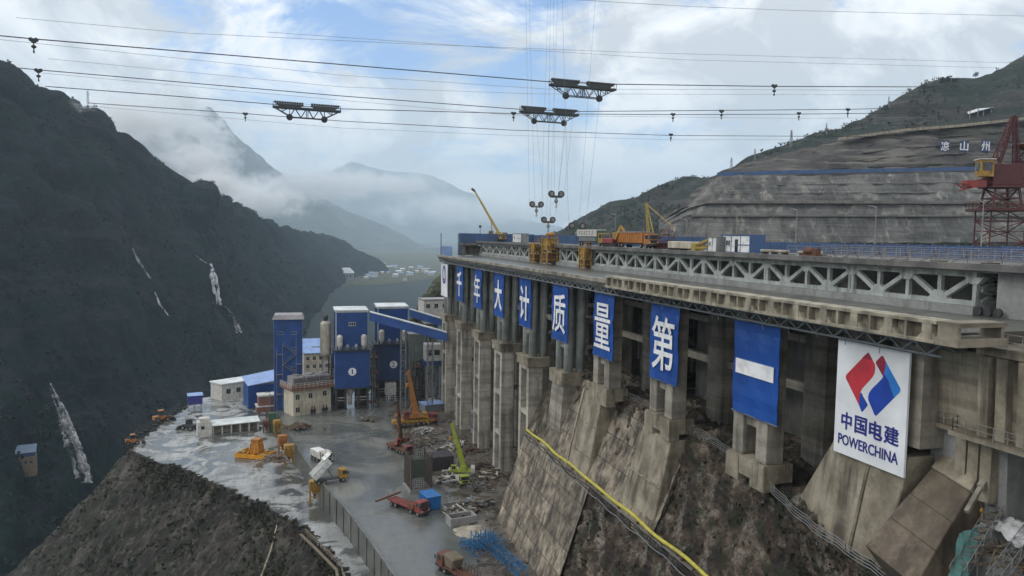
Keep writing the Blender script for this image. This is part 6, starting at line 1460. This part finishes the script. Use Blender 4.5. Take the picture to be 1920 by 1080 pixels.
# ------------------------------------------------------------------ on the right hillside
bpy.context.view_layer.update()
hills = [o for o in bpy.data.objects if o.type == 'MESH' and o.name in ('mountain_right','dug_slope','cut_face_low','cut_face_middle','cut_face_high')]
for k, (ch, px, lab) in enumerate((('凉',1772,'first white hillside character, the one farthest from the red crane'),('山',1808,'white hillside character shaped like three peaks'),('州',1848,'white hillside character of three strokes next to the red crane'))):
    q = hill_ray(px, 274, hills)
    if q is None: q = atD(px, 274, 430)
    t = thing('hillside_sign', lab, 'sign', q+(CAM-q).normalized()*7, math.radians(-16), 'white characters on the hillside')
    m = MB(); letter(m, ch, 4.6, 5.2, lambda u, v, d: (u, -d, v), .012, .05); m.build('lettering', M['letter_white'], t)
    m = MB(); m.bx(-2.6,2.6,.12,.2,-3,3).bx(-1.6,-1.4,.2,1.8,-3.5,2).bx(1.4,1.6,.2,1.8,-3.5,2); m.build('backing', M['plant_blue2'], t)
q = hill_ray(1830, 212, hills) or atD(1830,212,520)
a = hill_ray(1803,214,hills) or q; b = hill_ray(1858,197,hills) or q
t = thing('hillside_canopy', 'slanting white canopy roof high on the right hillside', 'canopy', q+Vector((0,-4,1)), math.radians(-18))
MB().hexa([(-12,-3,-3.2),(-3,-3,-.4),(2,6,3.2),(-8,6,0)], [(-12,-3,-2.8),(-3,-3,0),(2,6,3.6),(-8,6,.4)]).hexa([(-2.5,-3,-.2),(10,-3,3.2),(14,6,4.2),(2.5,6,3.2)], [(-2.5,-3,.2),(10,-3,3.6),(14,6,4.6),(2.5,6,3.6)]).build('roof', M['roof_white'], t)
m = MB()
for x, y in ((-10,-2),(-3,-2),(2,-2),(9,-2),(0,5),(12,5)): m.bx(x-.3,x+.3,y-.3,y+.3,-9,1.0)
m.build_each('post', M['steel_grey'], t)
t = thing('blue_hill_fence', 'thin blue sheet fence running along the top of the grey cut face', 'fence', (0,0,0))
m = MB(); P = [atD(px, np.interp(px, *zip(*r3))-3, np.interp(px, *zip(*BX))+32) for px in np.linspace(1345, 1858, 60)]
for u, w in zip(P[:-1], P[1:]): m.hexa([u,w,w+Vector((0,.3,0)),u+Vector((0,.3,0))],[v+Vector((0,0,2.0)) for v in (u,w,w+Vector((0,.3,0)),u+Vector((0,.3,0)))])
m.build('sheets', M['fence_blue'], t)
# pylons on the right and left ridges
def pylon(label, px, py, h, objs, d0):
    q = hill_ray(px, py+6, objs) or atD(px, py, d0); t = thing('power_pylon', label, 'pylon', q+Vector((0,0,-1)), random.random(), 'pylons on the ridges')
    MB().lattice((0,0,0),(0,0,h), h*.16, 8, h*.010, .25).build('mast', M['steel_grey'], t)
    MB().bar((-h*.14,0,h*.72),(h*.14,0,h*.72),h*.02).bar((-h*.11,0,h*.84),(h*.11,0,h*.84),h*.02).bar((-h*.08,0,h*.95),(h*.08,0,h*.95),h*.02).build('cross_arm', M['steel_grey'], t)
hr = [bpy.data.objects['mountain_right']]; hlft = [bpy.data.objects['mountain_left']]
for px, py, h, lab in ((1371,312,14,'smallest pylon low on the right ridge'),(1415,294,13,'second pylon up along the right ridge'),(1483,270,18,'tallest pylon on the right ridge, third from its foot'),(1549,246,12,'pylon on the right ridge below the clouds, fourth from its foot'),(1666,196,12,'uppermost pylon on the right ridge, near the row of trees')): pylon(lab, px, py, h, hr, 830)
pylon('lone small pylon on the dark left ridge', 165, 193, 16, hlft, 930)
# ------------------------------------------------------------------ trees standing out on the ridges, and scrub that cannot be counted
def leaf_cloud(mb, c, r, n, s):
    for _ in range(n):
        d = Vector((random.gauss(0,1), random.gauss(0,1), random.gauss(0,.8))); d = d.normalized()*r*(random.random()**.4)
        p = c+d; a = Vector((random.gauss(0,1),random.gauss(0,1),random.gauss(0,1))).normalized(); b = a.orthogonal().normalized(); e = a.cross(b)
        mb.add([p+b*s, p+e*s, p-b*s, p-e*s], [(0,1,2,3)])
def tree(label, q, h, grp):
    t = thing('ridge_tree', label, 'tree', q, 0, grp)
    m = MB().tube([(0,0,-1),(.1*h*.1,0,h*.35),(.02*h,.02*h,h*.7)], h*.03, 6, h*.01)
    for k in range(4): a = k*1.6; m.tube([(0,0,h*(.35+.08*k)),(math.cos(a)*h*.2,math.sin(a)*h*.2,h*(.55+.08*k))], h*.012, 4)
    m.build('trunk', M['bark'], t); m = MB()
    for k in range(6): leaf_cloud(m, Vector((random.gauss(0,h*.13),random.gauss(0,h*.13),h*random.uniform(.5,.95))), h*random.uniform(.13,.22), 34, h*.045)
    m.build('crown', M['leaf'], t)
random.seed(4)
for px, py, h, lab in ((1769,160,13,'thin tree on the right ridge, left of a close pair'),(1781,157,12,'thin tree beside the other near the top of the right ridge'),(1792,153,9,'short tree on the right ridge just past the close pair'),(1829,141,8,'lone round tree high on the right ridge'),(1660,205,9,'small tree on the right ridge beside the uppermost pylon'),(1250,350,9,'small tree low on the right ridge over the drill rig'),(1446,287,7,'small tree on the right ridge between two pylons')):
    q = hill_ray(px, py+8, hr) or atD(px, py+8, 780); tree(lab, q, h, 'trees on the right ridge')
def scrub(name, ob, n, s0, s1, seed, mat, flt=None):
    random.seed(seed); me = ob.data; mb = MB(); polys = me.polygons; N = len(polys); k = 0; tries = 0
    while k < n and tries < n*30:
        tries += 1; p = polys[random.randrange(N)]; c = p.center
        d = Vector(c)-CAM; z = d.dot(FWD)
        if z < 10: continue
        x = 960+FPX*d.dot(RGT)/z; y = 540-FPX*d.dot(UPV)/z
        if not (-60 < x < 1980 and -60 < y < 1140) or (flt and not flt(x, y, z)): continue
        if mnoise.noise(Vector(c)*.02) < -.12: continue
        s = random.uniform(s0, s1); leaf_cloud(mb, Vector(c)+Vector((random.gauss(0,2),random.gauss(0,2),s*.5)), s, 9, s*.42); k += 1
    tag(mb.build(name, mat), kind='stuff')
scrub('scrub', hr[0], 5200, 1.0, 2.6, 1, M['leaf_dry'])
scrub('woodland', hlft[0], 6000, 1.2, 3.6, 2, M['leaf'])

random.seed(31)
def tufts(name, ob, n, s0, s1, mat, cond, stretch=1):
    me = ob.data; mb = MB(); k = 0; N = len(me.polygons); tries = 0
    while k < n and tries < n*40:
        tries += 1; p = me.polygons[random.randrange(N)]; c = Vector(p.center)
        if not cond(c) or mnoise.noise(c*.09) < -.05: continue
        leaf_cloud(mb, c+Vector((0,0,.15)), random.uniform(s0,s1), 8, random.uniform(s0,s1)*.5); k += 1
    tag(mb.build(name, mat), kind='stuff')
M['dark_tuft'] = (lambda t: t.done(t.ramp(t.noise(.6, 5, .7), (.4, (.012,.016,.007)), (.6, (.035,.042,.018))), .95))(NT('dark_weeds'))
tufts('weeds', bpy.data.objects['embankment'], 2600, .25, .75, M['dark_tuft'], lambda c: -45 < c.z < -6.5)
for ob in [o for o in bpy.data.objects if o.name.startswith('rock_slope') or o.name.startswith('rock_ledge')]: tufts('weeds', ob, 420, .12, .42, M['dark_tuft'], lambda c: c.y < 135)
def stones(name, ob, n, s0, s1, mat, cond):
    me = ob.data; mb = MB(); k = 0; N = len(me.polygons); tries = 0
    while k < n and tries < n*40:
        tries += 1; p = me.polygons[random.randrange(N)]; c = Vector(p.center)
        if not cond(c): continue
        s_ = random.uniform(s0,s1)*random.choice((.5,.7,1)); pts = [Vector((x,y,z))*s_*random.uniform(.6,1.2) for z in (-.5,.5) for x,y in ((-.5,-.5),(.5,-.5),(.5,.5),(-.5,.5))]
        mb.hexa([c+q for q in pts[:4]], [c+q for q in pts[4:]]); k += 1
    tag(mb.build(name, mat), kind='stuff')
stones('rubble', bpy.data.objects['embankment'], 2200, .25, 1.2, M['mound'], lambda c: -50 < c.z < -4)
stones('rubble', bpy.data.objects['mud'], 700, .15, .6, M['mud'], lambda c: c.x < 56)

for ob in [o for o in bpy.data.objects if o.name.startswith('rock_slope')]: stones('rubble', ob, 1100, .15, .7, M['rock'], lambda c: c.y < 100)
# ------------------------------------------------------------------ waterfalls down the left mountainside
mtl = bpy.data.objects['mountain_left']
def fall(label, pts, w, name='waterfall', strands=7, mat='waterfall'):
    Q = [hill_ray(px, py, [mtl]) for px, py in pts]; Q = [q for q in Q if q]
    if len(Q) < 2: return
    P = []
    for a, b in zip(Q[:-1], Q[1:]):
        for k in range(8): P.append(a.lerp(b, k/8))
    P.append(Q[-1]); m = MB(); n = len(P)
    for s_ in range(strands):
        i0 = 0 if s_ < 3 else random.randrange(0, n//2); i1 = n if s_ < 3 else random.randrange(n//2, n+1); u = random.uniform(-1,1)*.5; L = []
        for i in range(i0, i1):
            f = i/(n-1); W = w[0]+(w[1]-w[0])*f; p = P[i]; tw = (CAM-p).normalized(); u += random.gauss(0,.07); u = max(-.55,min(.55,u))
            ww = W*random.uniform(.16,.42); c = p+RGT*(u*W)+tw*(2.0+s_*.15)
            L.append((c-RGT*ww*.5, c+tw*ww*.5, c+RGT*ww*.5))
        vs = [v for l in L for v in l]; fs = []
        for i in range(len(L)-1): a = i*3; fs += [(a,a+1,a+4,a+3),(a+1,a+2,a+5,a+4)]
        m.add(vs, fs)
    o = m.build(name, M[mat], smooth=True); tag(o, label, 'waterfall', None, 'structure'); return o
random.seed(9)
fall('bright waterfall dropping straight down the middle of the left mountainside', [(394,494),(399,515),(404,545),(407,572)], (6,12), strands=10)
fall('lower leap of the bright waterfall, leaning to the right', [(420,574),(430,590),(440,608),(446,624)], (6,9))
fall('thin upper thread feeding the bright waterfall', [(368,478),(378,488),(388,494)], (2,2.5))
fall('faint thin waterfall on the dark mountainside left of the bright one', [(248,466),(262,494),(282,522)], (1.5,3.5))
fall('lower part of the faint thin waterfall', [(290,548),(300,572),(316,592)], (1.2,2.5))
fall('broad spreading waterfall above the gorge house at the left', [(93,718),(104,745),(118,775),(124,800),(136,840),(146,875),(152,905)], (1.6,13), strands=22, mat='spray')
q = [atZ(0,992,RIV+6), atZ(80,990,RIV+6), atZ(80,1003,RIV+6), atZ(0,1006,RIV+6), ]
a = atZ(-80,994,RIV+4); b = atZ(95,992,RIV+4)
o = MB().hexa([a, b, b+Vector((0,-6,0)), a+Vector((0,-6,0))], [a+Vector((0,0,2)), b+Vector((0,0,2)), b+Vector((0,-6,2)), a+Vector((0,-6,2))]).build('riverside_road', M['bench']); tag(o, kind='structure')
# ------------------------------------------------------------------ lower right corner: scaffold, tarpaulin, netting
def near(px, py, d): return atD(px, py, d)
t = thing('scaffold_stair', 'leaning scaffold of thin bars in the lower right corner', 'scaffold', (0,0,0))
m = MB(); A = near(1795,1075,52); Bp = near(1900,905,58)
m.lattice(A, Bp, .9, 14, .028); m.lattice(near(1862,1090,51), near(1940,985,54), .8, 9, .028); m.build('bars', M['steel_grey'], t)
m = MB()
for k in range(12): u = A.lerp(Bp, (k+.5)/12); m.box(u, (1.3,.7,.06))
m.build('boards', M['wood'], t)
t = thing('leaning_beam', 'long pale beam leaning against the dam block in the lower right corner', 'beam', (0,0,0))
m = MB(); m.bar(near(1838,915,56), near(1905,822,60), .45, .5); m.bar(near(1812,960,55), near(1838,915,56), .3); m.build('beam', M['concrete'], t)
t = thing('net_wall', 'teal safety netting hanging beside the leaning strut', 'netting', (0,0,0))
a, b, c, d = near(1800,1000,54), near(1838,985,55), near(1812,1100,51), near(1775,1100,50.5)
m = MB(); n = 10
vs = []
for j in range(n):
    for i in range(5):
        p = a.lerp(b,i/4).lerp(d.lerp(c,i/4), j/(n-1)); vs.append(p+Vector((0,.12*math.sin(i*2+j),0)))
m.add(vs, [(j*5+i,j*5+i+1,(j+1)*5+i+1,(j+1)*5+i) for j in range(n-1) for i in range(4)]); o = m.build('net', M['teal_net'], t)
m = MB()
for s in (a,b): m.bar(s, s+Vector((0,0,-7)), .07)
m.build('post', M['steel_grey'], t)
t = thing('tarpaulin', 'crumpled pale tarpaulin lying beside the scaffold at the right edge', 'tarpaulin', (0,0,0))
c0 = near(1898,1000,55); m = MB(); n = 14; vs = []
for j in range(n):
    for i in range(n):
        u, v = i/(n-1)-.5, j/(n-1)-.5
        vs.append(c0+Vector((u*3.2, v*3.6, .9-2.2*(u*u+v*v)+.35*mnoise.noise(Vector((u*6,v*6,3)))*1.6)))
m.add(vs, [(j*n+i,j*n+i+1,(j+1)*n+i+1,(j+1)*n+i) for j in range(n-1) for i in range(n-1)]); m.build('sheet', M['tarp'], t, smooth=True)
random.seed(15)
def corner_rock():
    rows = []
    for (zz, off) in ((34,0),(31,.5),(28.5,-2.0),(25,-3.0),(20,-5)):
        rows.append([Vector((52.5+off+.15*(47-y), y, zz-(47-y)*.12)) for y in np.arange(47,24,-2.0)])
    loft('rock_corner', rows, 60, 40, M['rock'], .55, .35, seed=61)
corner_rock()
p0 = near(1890,1045,53.5)
bars_heap('timber_heap', 'jumble of timber and bars below the tarpaulin in the lower right corner', 'debris pile', (p0.x,p0.y,p0.z-.6), 1.8, 1.8, 1.2, 60, M['wood'], (.8,2.6), .05, 0, .4)
t = thing('work_light', 'small yellow round lamp box on the dark rock in the lower right corner', 'lamp', near(1842,957,56.5))
MB().lathe([(.12,-.1),(.2,-.06),(.2,.06),(.12,.1)], 14, 'Y').bx(-.06,.06,-.06,.06,-1.2,-.2).build('lamp', M['yellow'], t)
# ------------------------------------------------------------------ air: haze over the whole valley
MIST = [(312,275,5200,270,230,1600,.03),(338,205,6500,110,140,900,.02),(408,345,1380,110,80,200,.06),(470,372,4200,260,100,1200,.014),(250,225,1500,180,110,300,.03),(600,345,7000,280,90,1500,.008),(720,345,9000,360,70,2000,.004),(900,395,12000,480,80,3500,.003),(140,205,905,70,35,60,.08),(372,300,2000,140,100,400,.02)]
HAZE = 8.5e-5
m = MB().bx(-15000, 15000, -300, 20800, RIV-4.5, 1950)
hm = bpy.data.materials.new('valley_haze'); hm.use_nodes = True; nt = hm.node_tree; nt.nodes.remove(nt.nodes['Principled BSDF'])
pv = nt.nodes.new('ShaderNodeVolumePrincipled'); pv.inputs['Color'].default_value = (.69,.86,1,1); pv.inputs['Density'].default_value = HAZE; pv.inputs['Anisotropy'].default_value = .1
nt.links.new(pv.outputs[0], nt.nodes['Material Output'].inputs['Volume'])
tag(m.build('haze', hm), kind='stuff')
# banks of mist caught on the mountainsides: soft volumes with billowing density
def mist(px, py, d, w, h, dep, dens, seed):
    c = atD(px, py, d); W = w*d/FPX; Hh = h*d/FPX
    bm = bmesh.new(); bmesh.ops.create_icosphere(bm, subdivisions=3, radius=1.0); me = bpy.data.meshes.new('mist'); bm.to_mesh(me); bm.free()
    o = bpy.data.objects.new('mist', me); COL.objects.link(o); o.location = c; o.scale = (W/2, dep/2, Hh/2); o.rotation_euler = (0,0,-YAW)
    ma = bpy.data.materials.new('mist_bank'); ma.use_nodes = True; nt = ma.node_tree; nt.nodes.remove(nt.nodes['Principled BSDF'])
    N, L = nt.nodes, nt.links; tc = N.new('ShaderNodeTexCoord'); ge = N.new('ShaderNodeNewGeometry')
    ln = N.new('ShaderNodeVectorMath'); ln.operation = 'LENGTH'; L.new(tc.outputs['Object'], ln.inputs[0])
    nz = N.new('ShaderNodeTexNoise'); nz.inputs['Scale'].default_value = 4.6/max(W*.5, 1); nz.inputs['Detail'].default_value = 6; nz.inputs['Roughness'].default_value = .6
    mp = N.new('ShaderNodeMapping'); mp.inputs['Location'].default_value = (seed*91, seed*37, seed*53); mp.inputs['Scale'].default_value = (1,1,1.3); L.new(ge.outputs['Position'], mp.inputs[0]); L.new(mp.outputs[0], nz.inputs[0])
    def mt(op, a, b):
        n = N.new('ShaderNodeMath'); n.operation = op
        for i, v in enumerate((a,b)):
            if isinstance(v,(int,float)): n.inputs[i].default_value = v
            else: L.new(v, n.inputs[i])
        return n.outputs[0]
    f = mt('SUBTRACT', 1.0, ln.outputs['Value']); f = mt('MULTIPLY', f, 1.3)
    q = mt('ADD', mt('MULTIPLY', mt('SUBTRACT', nz.outputs[0], .5), 3.4), f); q = mt('SUBTRACT', q, .18)
    q = mt('MINIMUM', mt('MAXIMUM', q, 0.0), 1.0); q = mt('MULTIPLY', mt('MULTIPLY', q, q), dens)
    pv = N.new('ShaderNodeVolumePrincipled'); pv.inputs['Color'].default_value = (.97,.985,1,1); L.new(q, pv.inputs['Density'])
    L.new(pv.outputs[0], N['Material Output'].inputs['Volume']); me.materials.append(ma); tag(o, kind='stuff'); return o
for k, a in enumerate(MIST): mist(*a, seed=k+1)
